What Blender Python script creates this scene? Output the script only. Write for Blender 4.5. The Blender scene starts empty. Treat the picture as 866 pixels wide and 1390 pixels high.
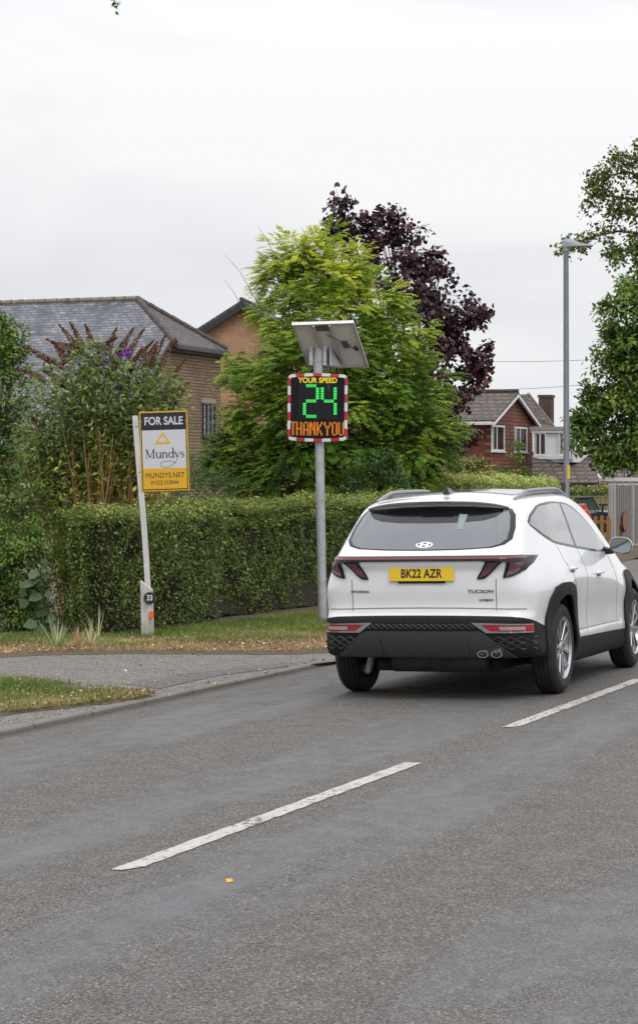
import bpy, bmesh, math, random
import numpy as np
from mathutils import Vector, Matrix
from mathutils.geometry import delaunay_2d_cdt
from math import sin, cos, pi, radians as R

rng = np.random.default_rng(7)
random.seed(7)
SC = bpy.context.scene
COL = SC.collection

# ------------------------------------------------------------------ camera
F = 3067.0          # focal length in photo pixels (866 wide)
EYE = 1.70
cam_d = bpy.data.cameras.new('camera'); cam = bpy.data.objects.new('camera', cam_d)
COL.objects.link(cam); SC.camera = cam
cam.location = (0, 0, EYE); cam.rotation_euler = (R(90), 0, 0)
cam_d.sensor_fit = 'HORIZONTAL'; cam_d.sensor_width = 24.0
cam_d.lens = 24.0 * F / 866; cam_d.shift_y = -45 / 866
cam_d.clip_start = 0.1; cam_d.clip_end = 3000
cam_d.dof.use_dof = False

def at(px, py, Y):
    return Vector(((px - 433) / F * Y, Y, EYE - (py - 650) / F * Y))
TH = R(20.9)                       # heading of the road
ST, CT = sin(TH), cos(TH)
def rd(s, n, z=0.0):               # along the road, across it (right positive)
    return Vector((s * ST + n * CT, s * CT - n * ST, z))
NC = -4.29                         # centre line
def gnd(px, py, z=-0.04):
    Y = (EYE - z) * F / (py - 650)
    return Vector(((px - 433) / F * Y, Y, z))

# ------------------------------------------------------------------ materials
def lin(c):
    if isinstance(c, str):
        c = [int(c[i:i + 2], 16) / 255 for i in (0, 2, 4)]
        return tuple(x / 12.92 if x <= .04045 else ((x + .055) / 1.055) ** 2.4 for x in c) + (1,)
    return tuple(c) + (1,) if len(c) == 3 else tuple(c)

class NT:
    def __init__(s, name):
        s.m = bpy.data.materials.new(name); s.m.use_nodes = True
        s.t = s.m.node_tree; s.t.nodes.clear()
        s.out = s.n('ShaderNodeOutputMaterial')
    def n(s, typ, **kw):
        nd = s.t.nodes.new(typ)
        for k, v in kw.items():
            if k.startswith('_'): nd.inputs[k[1:].replace('_', ' ')].default_value = v
            else: setattr(nd, k, v)
        return nd
    def l(s, a, b): s.t.links.new(a, b)
    def co(s, kind='Object', scale=(1, 1, 1), rot=(0, 0, 0)):
        tc = s.n('ShaderNodeTexCoord'); mp = s.n('ShaderNodeMapping')
        mp.inputs['Scale'].default_value = scale; mp.inputs['Rotation'].default_value = rot
        s.l(tc.outputs[kind], mp.inputs[0]); return mp.outputs[0]
    def noise(s, vec, scale, detail=4, rough=.5, dist=0):
        nd = s.n('ShaderNodeTexNoise'); s.l(vec, nd.inputs['Vector'])
        nd.inputs['Scale'].default_value = scale; nd.inputs['Detail'].default_value = detail
        nd.inputs['Roughness'].default_value = rough; nd.inputs['Distortion'].default_value = dist
        return nd.outputs['Fac']
    def vor(s, vec, scale, feature='F1', out='Color'):
        nd = s.n('ShaderNodeTexVoronoi', feature=feature); s.l(vec, nd.inputs['Vector'])
        nd.inputs['Scale'].default_value = scale; return nd.outputs[out]
    def ramp(s, fac, stops, interp='LINEAR'):
        nd = s.n('ShaderNodeValToRGB'); s.l(fac, nd.inputs[0]); r = nd.color_ramp; r.interpolation = interp
        while len(r.elements) < len(stops): r.elements.new(.5)
        for e, (p, c) in zip(r.elements, stops):
            e.position = p; e.color = lin(c) if not isinstance(c, (int, float)) else (c, c, c, 1)
        return nd.outputs['Color']
    def mix(s, fac, a, b, mode='MIX'):
        nd = s.n('ShaderNodeMix', data_type='RGBA', blend_type=mode)
        for sock, v in ((nd.inputs[0], fac), (nd.inputs[6], a), (nd.inputs[7], b)):
            if isinstance(v, bpy.types.NodeSocket): s.l(v, sock)
            elif isinstance(v, (int, float)): sock.default_value = v if sock == nd.inputs[0] else (v, v, v, 1)
            else: sock.default_value = lin(v)
        return nd.outputs[2]
    def math(s, op, a, b=0.0, clamp=False):
        nd = s.n('ShaderNodeMath', operation=op); nd.use_clamp = clamp
        for i, v in enumerate((a, b)):
            if isinstance(v, bpy.types.NodeSocket): s.l(v, nd.inputs[i])
            else: nd.inputs[i].default_value = v
        return nd.outputs[0]
    def bump(s, h, strength=.3, dist=.01):
        nd = s.n('ShaderNodeBump'); nd.inputs['Strength'].default_value = strength
        nd.inputs['Distance'].default_value = dist; s.l(h, nd.inputs['Height']); return nd.outputs[0]
    def bsdf(s, color, rough=.6, metal=0, bump=None, spec=.5, coat=0, transl=0, emit=None, estr=0):
        b = s.n('ShaderNodeBsdfPrincipled')
        def put(sock, v):
            if isinstance(v, bpy.types.NodeSocket): s.l(v, sock)
            elif isinstance(v, (int, float)): sock.default_value = v
            else: sock.default_value = lin(v)
        put(b.inputs['Base Color'], color); put(b.inputs['Roughness'], rough)
        put(b.inputs['Metallic'], metal); b.inputs['Specular IOR Level'].default_value = spec
        b.inputs['Coat Weight'].default_value = coat; b.inputs['Coat Roughness'].default_value = .04
        if bump is not None: s.l(bump, b.inputs['Normal'])
        if emit is not None:
            put(b.inputs['Emission Color'], emit); b.inputs['Emission Strength'].default_value = estr
        res = b.outputs[0]
        if transl:
            t = s.n('ShaderNodeBsdfTranslucent'); put(t.inputs[0], color)
            mx = s.n('ShaderNodeMixShader'); mx.inputs[0].default_value = transl
            s.l(res, mx.inputs[1]); s.l(t.outputs[0], mx.inputs[2]); res = mx.outputs[0]
        s.l(res, s.out.inputs[0]); return s.m

def simple(name, col, rough=.5, metal=0, var=.0, scale=8, **kw):
    t = NT(name)
    if var:
        c = t.co('Object'); f = t.noise(c, scale, 5, .6)
        r = t.ramp(f, [(.3, 1 - var), (.7, 1.0)])
        color = t.mix(1.0, col, r, 'MULTIPLY')
        rr = t.ramp(f, [(.3, min(1, rough * 1.2)), (.7, rough)])
        return t.bsdf(color, rr, metal, **kw)
    return t.bsdf(col, rough, metal, **kw)

def emis(name, col, st):
    t = NT(name); e = t.n('ShaderNodeEmission'); e.inputs[0].default_value = lin(col); e.inputs[1].default_value = st
    t.l(e.outputs[0], t.out.inputs[0]); return t.m

# ------------------------------------------------------------------ objects
def tag(o, label=None, cat=None, group=None, kind=None):
    if label: o['label'] = label
    if cat: o['category'] = cat
    if group: o['group'] = group
    if kind: o['kind'] = kind
    return o
def empty(name, loc=(0, 0, 0), rz=0.0, label=None, cat=None, group=None):
    o = bpy.data.objects.new(name, None); COL.objects.link(o)
    o.location = loc; o.rotation_euler = (0, 0, rz); o.empty_display_size = .2
    return tag(o, label, cat, group)

class MB:
    """collects geometry, then links it as one mesh object"""
    def __init__(s): s.v = []; s.f = []; s.mi = []
    def add(s, vs, fs, mi=0):
        b = len(s.v); s.v += [tuple(v) for v in vs]
        s.f += [tuple(i + b for i in f) for f in fs]; s.mi += [mi] * len(fs); return s
    def box(s, lo, hi, mi=0, M=None):
        x0, y0, z0 = lo; x1, y1, z1 = hi
        vs = [(x0, y0, z0), (x1, y0, z0), (x1, y1, z0), (x0, y1, z0), (x0, y0, z1), (x1, y0, z1), (x1, y1, z1), (x0, y1, z1)]
        if M is not None: vs = [M @ Vector(v) for v in vs]
        return s.add(vs, [(3, 2, 1, 0), (4, 5, 6, 7), (0, 1, 5, 4), (1, 2, 6, 5), (2, 3, 7, 6), (3, 0, 4, 7)], mi)
    def prism(s, poly, axis_fn, d0, d1, mi=0):
        """poly of (a,b); axis_fn(a,b,d) -> point"""
        n = len(poly)
        vs = [axis_fn(a, b, d0) for a, b in poly] + [axis_fn(a, b, d1) for a, b in poly]
        fs = [tuple(range(n))[::-1], tuple(range(n, 2 * n))] + [(i, (i + 1) % n, n + (i + 1) % n, n + i) for i in range(n)]
        return s.add(vs, fs, mi)
    def tube(s, pts, rad, k=8, mi=0, cap=True):
        pts = [Vector(p) for p in pts]; n = len(pts)
        if not hasattr(rad, '__len__'): rad = [rad] * n
        vs = []; up = None
        for i, p in enumerate(pts):
            d = (pts[min(i + 1, n - 1)] - pts[max(i - 1, 0)]).normalized()
            if up is None:
                up = Vector((0, 0, 1)) if abs(d.z) < .9 else Vector((1, 0, 0))
            a = d.cross(up)
            if a.length < 1e-4: a = d.cross(Vector((1, .3, 0)))
            a.normalize(); b = d.cross(a).normalized(); up = a.cross(d)
            for j in range(k):
                t = 2 * pi * j / k
                vs.append(p + (a * cos(t) + b * sin(t)) * rad[i])
        fs = [(i * k + j, i * k + (j + 1) % k, (i + 1) * k + (j + 1) % k, (i + 1) * k + j) for i in range(n - 1) for j in range(k)]
        if cap: fs += [tuple(range(k))[::-1], tuple(range((n - 1) * k, n * k))]
        return s.add(vs, fs, mi)
    def lathe(s, prof, k=48, M=None, mi=0, closed=False):
        """prof of (r, h) about local z"""
        n = len(prof); vs = []
        for r, h in prof:
            for j in range(k):
                t = 2 * pi * j / k; v = Vector((r * cos(t), r * sin(t), h))
                vs.append(M @ v if M is not None else v)
        m = n if closed else n - 1
        fs = [(i * k + j, i * k + (j + 1) % k, ((i + 1) % n) * k + (j + 1) % k, ((i + 1) % n) * k + j) for i in range(m) for j in range(k)]
        return s.add(vs, fs, mi)
    def build(s, name, mats, parent=None, smooth=False, bevel=0, tri=False):
        me = bpy.data.meshes.new(name); me.from_pydata(s.v, [], s.f)
        mats = mats if isinstance(mats, (list, tuple)) else [mats]
        for m in mats: me.materials.append(m)
        if len(mats) > 1: me.polygons.foreach_set('material_index', s.mi)
        me.validate(); 
        bm = bmesh.new(); bm.from_mesh(me); bmesh.ops.recalc_face_normals(bm, faces=bm.faces)
        bm.to_mesh(me); bm.free()
        return link(name, me, parent, smooth, bevel)

def link(name, me, parent=None, smooth=False, bevel=0):
    o = bpy.data.objects.new(name, me); COL.objects.link(o)
    if parent is not None: o.parent = parent
    if smooth:
        me.polygons.foreach_set('use_smooth', [True] * len(me.polygons))
        if smooth != 'all':
            try: me.set_sharp_from_angle(angle=R(smooth if smooth is not True else 40))
            except Exception: pass
    if bevel:
        b = o.modifiers.new('bevel', 'BEVEL'); b.width = bevel; b.segments = 2; b.limit_method = 'ANGLE'
    return o

def np_mesh(name, V, Q, mat, parent=None, attr=None, smooth=False):
    """V (n,3), Q (m,k) all same k"""
    me = bpy.data.meshes.new(name); m, k = Q.shape
    me.vertices.add(len(V)); me.vertices.foreach_set('co', V.astype(np.float32).ravel())
    me.loops.add(m * k); me.loops.foreach_set('vertex_index', Q.astype(np.int32).ravel())
    me.polygons.add(m); me.polygons.foreach_set('loop_start', np.arange(0, m * k, k, dtype=np.int32))
    try: me.polygons.foreach_set('loop_total', np.full(m, k, dtype=np.int32))
    except Exception: pass
    me.update(calc_edges=True)
    mats = mat if isinstance(mat, (list, tuple)) else [mat]
    for mm in mats: me.materials.append(mm)
    if attr is not None:
        a = me.attributes.new('tint', 'FLOAT', 'FACE'); a.data.foreach_set('value', attr.astype(np.float32))
    if smooth: me.polygons.foreach_set('use_smooth', np.ones(m, dtype=bool))
    return link(name, me, parent)

def text_mesh(txt, size, M, mat, name, parent=None, ext=.0015, off=0.0, sx=1.0, align='CENTER', space=1.0):
    cu = bpy.data.curves.new('txt', 'FONT'); cu.body = txt; cu.size = size; cu.extrude = ext; cu.offset = off
    cu.align_x = align; cu.align_y = 'CENTER'; cu.space_character = space
    o = bpy.data.objects.new('txt', cu); COL.objects.link(o)
    bpy.context.view_layer.update()
    dg = bpy.context.evaluated_depsgraph_get()
    me = bpy.data.meshes.new_from_object(o.evaluated_get(dg))
    bpy.data.objects.remove(o); bpy.data.curves.remove(cu)
    me.transform(M @ Matrix.Diagonal((sx, 1, 1, 1)))
    me.materials.clear(); me.materials.append(mat)
    me.name = name
    return link(name, me, parent)
# ================================================================== the car
def pchip(xs, ys):
    xs = np.array(xs, float); ys = np.array(ys, float)
    h = np.diff(xs); d = np.diff(ys) / h; m = np.zeros_like(ys)
    m[0], m[-1] = d[0], d[-1]
    for i in range(1, len(xs) - 1):
        if d[i - 1] * d[i] > 0:
            w1, w2 = 2 * h[i] + h[i - 1], h[i] + 2 * h[i - 1]
            m[i] = (w1 + w2) / (w1 / d[i - 1] + w2 / d[i])
    g = np.linspace(xs[0], xs[-1], 1200); k = np.clip(np.searchsorted(xs, g) - 1, 0, len(xs) - 2)
    t = (g - xs[k]) / h[k]
    yy = (2 * t**3 - 3 * t**2 + 1) * ys[k] + (t**3 - 2 * t**2 + t) * h[k] * m[k] + (-2 * t**3 + 3 * t**2) * ys[k + 1] + (t**3 - t**2) * h[k] * m[k + 1]
    return lambda q: np.interp(q, g, yy)
def smax(a, b, k):
    h = np.maximum(k - np.abs(a - b), 0) / k
    return np.maximum(a, b) + h * h * k / 4
def smin(a, b, k): return -smax(-a, -b, k)

c_zb = pchip([0, .6, 1.2, 2.0, 3.0, 3.6, 4.5], [1.16, 1.17, 1.13, 1.06, 1.01, .99, .9])
c_wl = pchip([.18, .30, .42, .47, .60, .78, .90, 1.0, 1.1, 1.3], [.84, .905, .925, .918, .912, .925, .930, .920, .885, .80])
c_tx = pchip([-.3, 0, .15, .4, .7, .95, 1.4, 2.8, 3.5, 4.0, 4.5], [-.19, -.122, -.082, -.045, -.014, .004, -.012, -.012, .004, -.035, -.17])
c_gx = pchip([-.3, 0, .4, .8, 1.3, 2.0, 2.6, 3.2, 4.5], [-.20, -.165, -.095, -.04, -.005, 0, -.01, -.05, -.2])
def Wf(x, z):
    lo = c_wl(z) + c_tx(x) + .014 * np.exp(-((x - .89) / .42)**2 - ((z - .86) / .14)**2) + .014 * np.exp(-((x - 3.57) / .42)**2 - ((z - .84) / .14)**2)
    zb = c_zb(x)
    gr = .865 + c_gx(x) - (z - zb) * .44
    return smin(lo, gr, .045)
c_R = pchip([.18, .30, .36, .45, .56, .62, .645, .68, .75, .87, 1.01, 1.075, 1.105, 1.135, 1.165, 1.32, 1.49, 1.56, 1.7],
            [.20, .13, .09, .045, .018, .010, .014, .052, .062, .050, .048, .020, .020, .050, .085, .265, .480, .56, .9])
c_T = pchip([-.3, .2, .5, .9, 1.4, 1.9, 2.3, 2.6, 2.9, 3.3, 3.6, 3.8, 4.2, 4.4, 4.6],
            [1.50, 1.545, 1.575, 1.612, 1.635, 1.64, 1.625, 1.575, 1.465, 1.23, 1.08, 1.04, .985, .93, .8])
c_bot = pchip([-.3, .45, .65, 1.1, 3.9, 4.2, 4.6], [.345, .335, .29, .215, .20, .25, .30])
def Fb(x, y, z):
    ay = np.abs(y)
    side = ay - Wf(x, z)
    rear = c_R(z) + .085 * (ay / .85)**2.2 - x
    top = z - (c_T(x) - .055 * (ay / .62)**2)
    fr = x - (4.47 - .30 * (ay / .9)**3 - .5 * np.maximum(z - .8, 0))
    bot = c_bot(x) - z
    f = smax(side, rear, .17)
    f = smax(f, fr, .20)
    f = smax(f, top, .085)
    return smax(f, bot, .05)

def solve(px, py, pz, qx, qy, qz, off=0.0, ext=1.6, F_=None):
    """outermost crossing of the body on the segment q -> p (vectorised)"""
    F_ = F_ or Fb
    dx, dy, dz = px - qx, py - qy, pz - qz
    n = 72; hit = np.zeros_like(px); done = np.zeros(px.shape, bool)
    prev = np.full(px.shape, ext)
    lo = np.zeros_like(px); hi = np.full(px.shape, ext)
    for i in range(1, n + 1):
        t = ext * (1 - i / n)
        f = F_(qx + dx * t, qy + dy * t, qz + dz * t) - off
        new = (f < 0) & ~done
        lo[new] = t; hi[new] = ext * (1 - (i - 1) / n); done |= new
    for _ in range(18):
        m = (lo + hi) / 2
        f = F_(qx + dx * m, qy + dy * m, qz + dz * m) - off
        ins = f < 0
        lo = np.where(ins, m, lo); hi = np.where(ins, hi, m)
    return np.stack([qx + dx * lo, qy + dy * lo, qz + dz * lo], -1)

def on_side(x, z, off=0.0, s=-1):
    x = np.asarray(x, float); z = np.asarray(z, float)
    return solve(x, np.full_like(x, s * 1.1), z, x, np.zeros_like(x), z, off, 1.0)
def on_rear(y, z, off=0.0):
    y = np.asarray(y, float); z = np.asarray(z, float)
    return solve(np.full_like(y, -.3), y, z, np.full_like(y, 1.6), y, z, off, 1.0)
def on_top(x, y, off=0.0):
    x = np.asarray(x, float); y = np.asarray(y, float)
    return solve(x, y, np.full_like(x, 1.9), x, y, np.full_like(x, .8), off, 1.0)

def shell(off=0.0, h=.022):
    """the body surface as a quad mesh (numpy verts, quads)"""
    L = (0.0, 4.5); Wd = (-.93, .93); Hh = (.2, 1.65)
    V = []; Q = []; base = 0
    def face(a0, a1, b0, b1, fn, flip):
        nonlocal base
        na = int((a1 - a0) / h) + 1; nb = int((b1 - b0) / h) + 1
        A, B = np.meshgrid(np.linspace(a0, a1, na), np.linspace(b0, b1, nb), indexing='ij')
        P = fn(A.ravel(), B.ravel()); V.append(P)
        i = np.arange(na * nb).reshape(na, nb)
        q = np.stack([i[:-1, :-1], i[1:, :-1], i[1:, 1:], i[:-1, 1:]], -1).reshape(-1, 4) + base
        if flip: q = q[:, ::-1]
        Q.append(q); base += na * nb
    full = np.full_like
    face(*L, *Wd, lambda a, b: np.stack([a, b, full(a, Hh[1])], -1), False)
    face(*L, *Wd, lambda a, b: np.stack([a, b, full(a, Hh[0])], -1), True)
    face(*L, *Hh, lambda a, b: np.stack([a, full(a, Wd[0]), b], -1), False)
    face(*L, *Hh, lambda a, b: np.stack([a, full(a, Wd[1]), b], -1), True)
    face(*Wd, *Hh, lambda a, b: np.stack([full(a, L[0]), a, b], -1), True)
    face(*Wd, *Hh, lambda a, b: np.stack([full(a, L[1]), a, b], -1), False)
    V = np.concatenate(V); Q = np.concatenate(Q)
    q = np.stack([np.clip(V[:, 0], .95, 3.4), V[:, 1] * .25, np.full(len(V), .78)], -1)
    P = solve(V[:, 0], V[:, 1], V[:, 2], q[:, 0], q[:, 1], q[:, 2], off, 1.5)
    return P, Q

AXR, AXF, WR = .89, 3.57, .362     # axle positions and tyre radius
def shell_bm(P, Q, keep=None):
    if keep is not None: Q = Q[keep(P[Q].mean(1))]
    me = bpy.data.meshes.new('tmp')
    me.from_pydata(P.tolist(), [], Q.tolist())
    bm = bmesh.new(); bm.from_mesh(me); bpy.data.meshes.remove(me)
    bmesh.ops.remove_doubles(bm, verts=bm.verts, dist=1e-4)
    bmesh.ops.recalc_face_normals(bm, faces=bm.faces)
    return bm
def bm_obj(bm, name, mat, parent, smooth=35):
    loose = [v for v in bm.verts if not v.link_faces]
    bmesh.ops.delete(bm, geom=loose, context='VERTS')
    me = bpy.data.meshes.new(name); bm.to_mesh(me); bm.free(); me.materials.append(mat)
    return link(name, me, parent, smooth)

def patch(name, poly, where, mat, parent, off=.003, thick=.006, step=.02, side=-1, crown=0.0):
    """2D outline laid on the body surface: 'side' (x,z), 'rear' (y,z), 'top' (x,y); a thin solid"""
    pts = []
    n = len(poly)
    for i in range(n):                                   # resample the outline
        a = np.array(poly[i], float); b = np.array(poly[(i + 1) % n], float)
        k = max(1, int(np.linalg.norm(b - a) / step))
        for j in range(k): pts.append(a + (b - a) * j / k)
    pts = np.array(pts); m = len(pts)
    lo = pts.min(0); hi = pts.max(0)
    gx, gy = np.meshgrid(np.arange(lo[0] + step / 2, hi[0], step), np.arange(lo[1] + step / 2, hi[1], step))
    g = np.stack([gx.ravel(), gy.ravel()], -1)
    x, y = g[:, 0], g[:, 1]; ins = np.zeros(len(g), bool)
    for i in range(m):
        (x1, y1), (x2, y2) = pts[i], pts[(i + 1) % m]
        c = ((y1 > y) != (y2 > y)) & (x < (x2 - x1) * (y - y1) / (y2 - y1 + 1e-12) + x1); ins ^= c
    g = g[ins]
    if len(g):
        d = np.min(np.linalg.norm(g[:, None] - pts[None], axis=2), 1); g = g[d > step * .45]
    allp = np.concatenate([pts, g]) if len(g) else pts
    vs, es, fs, *_ = delaunay_2d_cdt([Vector(p) for p in allp], [], [list(range(m))], 1, 1e-6)
    vv = np.array([tuple(v) for v in vs])
    fn = {'side': lambda o: on_side(vv[:, 0], vv[:, 1], o, side), 'rear': lambda o: on_rear(vv[:, 0], vv[:, 1], o),
          'top': lambda o: on_top(vv[:, 0], vv[:, 1], o)}[where]
    topv = fn(off + thick); botv = fn(off - .004)
    bm = bmesh.new()
    T = [bm.verts.new(p) for p in topv]; B = [bm.verts.new(p) for p in botv]
    ec = {}
    for f in fs:
        try: bm.faces.new([T[i] for i in f])
        except ValueError: pass
        for i in range(len(f)):
            e = (f[i], f[(i + 1) % len(f)]); ec[e] = ec.get(e, 0) + 1
    for (a, b) in list(ec):
        if (b, a) not in ec:
            try: bm.faces.new([T[a], B[a], B[b], T[b]])
            except ValueError: pass
    bmesh.ops.recalc_face_normals(bm, faces=bm.faces)
    cen = bm.faces
    # make sure the outer side points outwards
    s = sum((f.normal.y * side if where == 'side' else (-f.normal.x if where == 'rear' else f.normal.z)) for f in bm.faces if len(f.verts) == 3)
    if s < 0: bmesh.ops.reverse_faces(bm, faces=bm.faces)
    return bm_obj(bm, name, mat, parent, 50)

def strip(name, line, where, mat, parent, w=.006, off=.001, thick=.002, side=-1):
    """thin line (panel gap) following the body"""
    line = np.array(line, float); L = []; Rr = []
    for i in range(len(line)):
        d = line[min(i + 1, len(line) - 1)] - line[max(i - 1, 0)]; d /= np.linalg.norm(d)
        nrm = np.array([-d[1], d[0]]) * w / 2; L.append(line[i] + nrm); Rr.append(line[i] - nrm)
    return patch(name, [tuple(p) for p in L + Rr[::-1]], where, mat, parent, off, thick, .03, side)

def solve_lamp_chord(pts): return pts
def chaikin(P, k=1):
    for _ in range(k):
        Q = []
        for i in range(len(P)):
            a, b = P[i], P[(i + 1) % len(P)]
            Q += [(a[0] * .8 + b[0] * .2, a[1] * .8 + b[1] * .2), (a[0] * .2 + b[0] * .8, a[1] * .2 + b[1] * .8)]
        P = Q
    return P
def build_car():
    CTH = R(20.0)
    car = empty('parked_car', (0, 0, 0))
    car.name = 'suv'
    car.matrix_world = Matrix.Translation((.795, 17.424, -.024)) @ Matrix.Rotation(pi / 2 - CTH, 4, 'Z') @ Matrix.Rotation(-.02, 4, 'X')
    tag(car, 'white SUV with yellow rear plate driving away along the road', 'car')
    # ---- materials
    t = NT('white_car_paint'); c = t.co('Object')
    f = t.noise(c, 5.0, 8, .72); g = t.noise(c, 160, 2, .5)
    lowd = t.n('ShaderNodeSeparateXYZ'); t.l(t.co('Object'), lowd.inputs[0])
    dirt = t.math('MULTIPLY', t.ramp(f, [(.35, 0), (.75, 1)]), t.ramp(lowd.outputs[2], [(.50, 1), (.85, 0)]))
    colr = t.mix(t.math('MULTIPLY', dirt, .40), (.77, .78, .795), (.33, .31, .28))
    paint = t.bsdf(colr, .28, 0, spec=.5, coat=1.0)
    glass = NT('tinted_glass').bsdf((.11, .12, .137), .02, 0, spec=.9, coat=.6)
    t = NT('side_glass'); sg = t.bsdf((.17, .185, .19), .02, 0, spec=.9, coat=.8)
    plastic = simple('black_plastic', (.014, .014, .015), .6, var=.3, scale=25, spec=.3)
    gloss = simple('gloss_black', (.006, .006, .007), .12)
    rubber = simple('tyre_rubber', (.022, .022, .022), .75, var=.35, scale=14)
    alloy = simple('alloy', (.52, .53, .55), .28, 1.0, var=.15, scale=10)
    dalloy = simple('dark_alloy', (.06, .06, .065), .3, .8)
    satin = simple('satin_grey_trim', (.085, .088, .094), .38, .5, var=.15, scale=12)
    chrome = simple('chrome', (.75, .76, .78), .12, 1.0)
    red = NT('red_lens').bsdf((.16, .006, .008), .12, 0, coat=.6)
    lens = NT('smoked_lens').bsdf((.13, .055, .065), .10, .2, coat=.8)
    fogm = NT('reflector_red').bsdf((.42, .02, .03), .18, 0, coat=.5)
    fogw = NT('reflector_clear').bsdf((.55, .42, .42), .15, .3, coat=.5)
    under = simple('underbody', (.012, .012, .012), .85)
    gap = simple('panel_gap', (.20, .20, .21), .6)
    # ---- body
    P, Q = shell(0.0)
    def hole(c, rx=.40, rz=.425):
        m = np.zeros(len(c), bool)
        for ax in (AXR, AXF):
            m |= (((c[:, 0] - ax) / rx)**2 + ((c[:, 2] - .372) / rz)**2 < 1) & (np.abs(c[:, 1]) > .5)
        return m
    bm = shell_bm(P, Q, lambda c: ~hole(c))
    bm_obj(bm, 'body', paint, car)
    # ---- rear bumper cladding and sills: a slightly larger shell cut by planes
    P2, Q2 = shell(.009)
    bm = shell_bm(P2, Q2, lambda c: (c[:, 0] < 1.0) & (c[:, 2] < .75) & ~hole(c))
    def cut(bm, co, no):
        bmesh.ops.bisect_plane(bm, geom=bm.verts[:] + bm.edges[:] + bm.faces[:], plane_co=co, plane_no=no, clear_outer=True)
    cut(bm, (.04, 0, .665), Vector((.26, 0, 1)).normalized())
    cut(bm, (.62, 0, 0), (1, 0, 0))
    bumper = bm_obj(bm, 'rear_bumper', plastic, car)
    m = MB()                                             # bumper ledge
    for s in (-1, 1):
        bm = shell_bm(P2, Q2, lambda c: (c[:, 0] > 1.0) & (c[:, 0] < 3.5) & (c[:, 2] < .6) & (c[:, 1] * s > .25) & ~hole(c))
        cut(bm, (2.0, 0, .405), Vector((.02, 0, 1)).normalized())
        bm_obj(bm, 'sill', plastic, car)
    bm = shell_bm(P2, Q2, lambda c: (c[:, 0] > 3.6) & (c[:, 2] < .6) & ~hole(c))
    cut(bm, (4, 0, .45), (0, 0, 1)); bm_obj(bm, 'front_bumper', plastic, car)
    # ---- wheel arches, wheelhouses, wheels
    outer = [(-.455, .30), (-.47, .46), (-.45, .62), (-.375, .775), (-.26, .858), (-.10, .885), (.08, .885), (.24, .85), (.36, .765), (.44, .61), (.462, .46), (.455, .30)]
    inner = [(.392 * cos(a), .372 + .418 * sin(a)) for a in np.linspace(-.17, pi + .17, 28)]
    for ax, nm in ((AXR, 'rear'), (AXF, 'front')):
        for s in (-1, 1):
            poly = [(ax + a, b) for a, b in outer] + [(ax + a, b) for a, b in inner]
            patch('wheel_arch', poly, 'side', plastic, car, .004, .016, .03, s)
            w = MB()
            Mx = Matrix.Translation((ax, s * .55, .372)) @ Matrix.Rotation(s * -pi / 2, 4, 'X')
            w.lathe([(.001, 0), (.43, 0), (.43, .33)], 40, Mx)
            w.f = [f for f in w.f if sum(w.v[i][2] for i in f) / len(f) > .40]; w.mi = [0] * len(w.f)
            w.build('wheelhouse', under, car, smooth=True)
            wheel = empty('wheel'); wheel.parent = car
            wheel.location = (ax, s * .802, WR); wheel.rotation_euler = (s * -pi / 2, (.5 if nm == 'rear' else 1.1), 0)
            wheel.rotation_mode = 'XYZ'
            tr = MB()
            prof = [(.236, -.065), (.262, -.080), (.31, -.085), (.338, -.079), (.354, -.064)]
            for g0 in (-.044, -.012, .022, .056):
                prof += [(.3625, g0 - .006), (.354, g0 - .004), (.354, g0 + .004), (.3625, g0 + .006)]
            prof += [(.354, .082), (.340, .100), (.31, .113), (.30, .1155), (.296, .114), (.262, .113), (.248, .106), (.236, .10)]
            tr.lathe(prof, 64); tr.build('tyre', rubber, wheel, smooth=30)
            rm = MB()
            rm.lathe([(.236, -.07), (.225, -.06), (.222, .05), (.232, .086), (.2475, .104), (.2475, .110), (.240, .110), (.226, .092)], 64)
            rm.build('rim', alloy, wheel, smooth=30)
            bk = MB(); bk.lathe([(.001, -.02), (.16, -.02), (.16, .0), (.001, .0)], 40)
            bk.build('brake_disc', dalloy, wheel, smooth=30)
            sp = MB(); dk = MB()
            for k in range(5):
                a0 = 2 * pi * k / 5
                for d_ in (-1, 1):
                    # twin blades fanning outwards
                    def P3(r, off, h, a=a0): return Vector((r * cos(a) - off * sin(a), r * sin(a) + off * cos(a), h))
                    r0, r1 = .05, .243
                    o0, o1, wd0, wd1 = d_ * .018, d_ * .062, .013, .017
                    top = [P3(r0, o0 - wd0, .085), P3(r0, o0 + wd0, .085), P3(r1, o1 + wd1, .100), P3(r1, o1 - wd1, .100)]
                    bot = [v - Vector((0, 0, .035)) for v in top]
                    sp.add(top + bot, [(0, 1, 2, 3), (7, 6, 5, 4), (0, 4, 5, 1), (1, 5, 6, 2), (2, 6, 7, 3), (3, 7, 4, 0)])
                top = [P3(.07, -.012, .078), P3(.07, .012, .078), P3(.235, .045, .088), P3(.235, -.045, .088)]
                bot = [v - Vector((0, 0, .02)) for v in top]
                dk.add(top + bot, [(0, 1, 2, 3), (7, 6, 5, 4), (0, 4, 5, 1), (1, 5, 6, 2), (2, 6, 7, 3), (3, 7, 4, 0)])
            sp.lathe([(.001, .092), (.034, .092), (.052, .084), (.058, .055)], 30)
            sp.build('spokes', alloy, wheel, bevel=.003)
            dk.build('spoke_insert', dalloy, wheel)
    # ---- glass
    G = [(0, 1.166), (.3, 1.170), (.54, 1.182), (.63, 1.205), (.672, 1.245), (.668, 1.33), (.64, 1.43), (.60, 1.48), (.3, 1.502), (0, 1.508)]
    full = G + [(-a, b) for a, b in G[::-1][1:-1]]
    patch('rear_window_border', full, 'rear', gloss, car, .000, .002)
    inner_g = [(a * .955 - (.006 if a > .6 else 0), (b - 1.335) * .955 + 1.335) for a, b in G]
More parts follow.
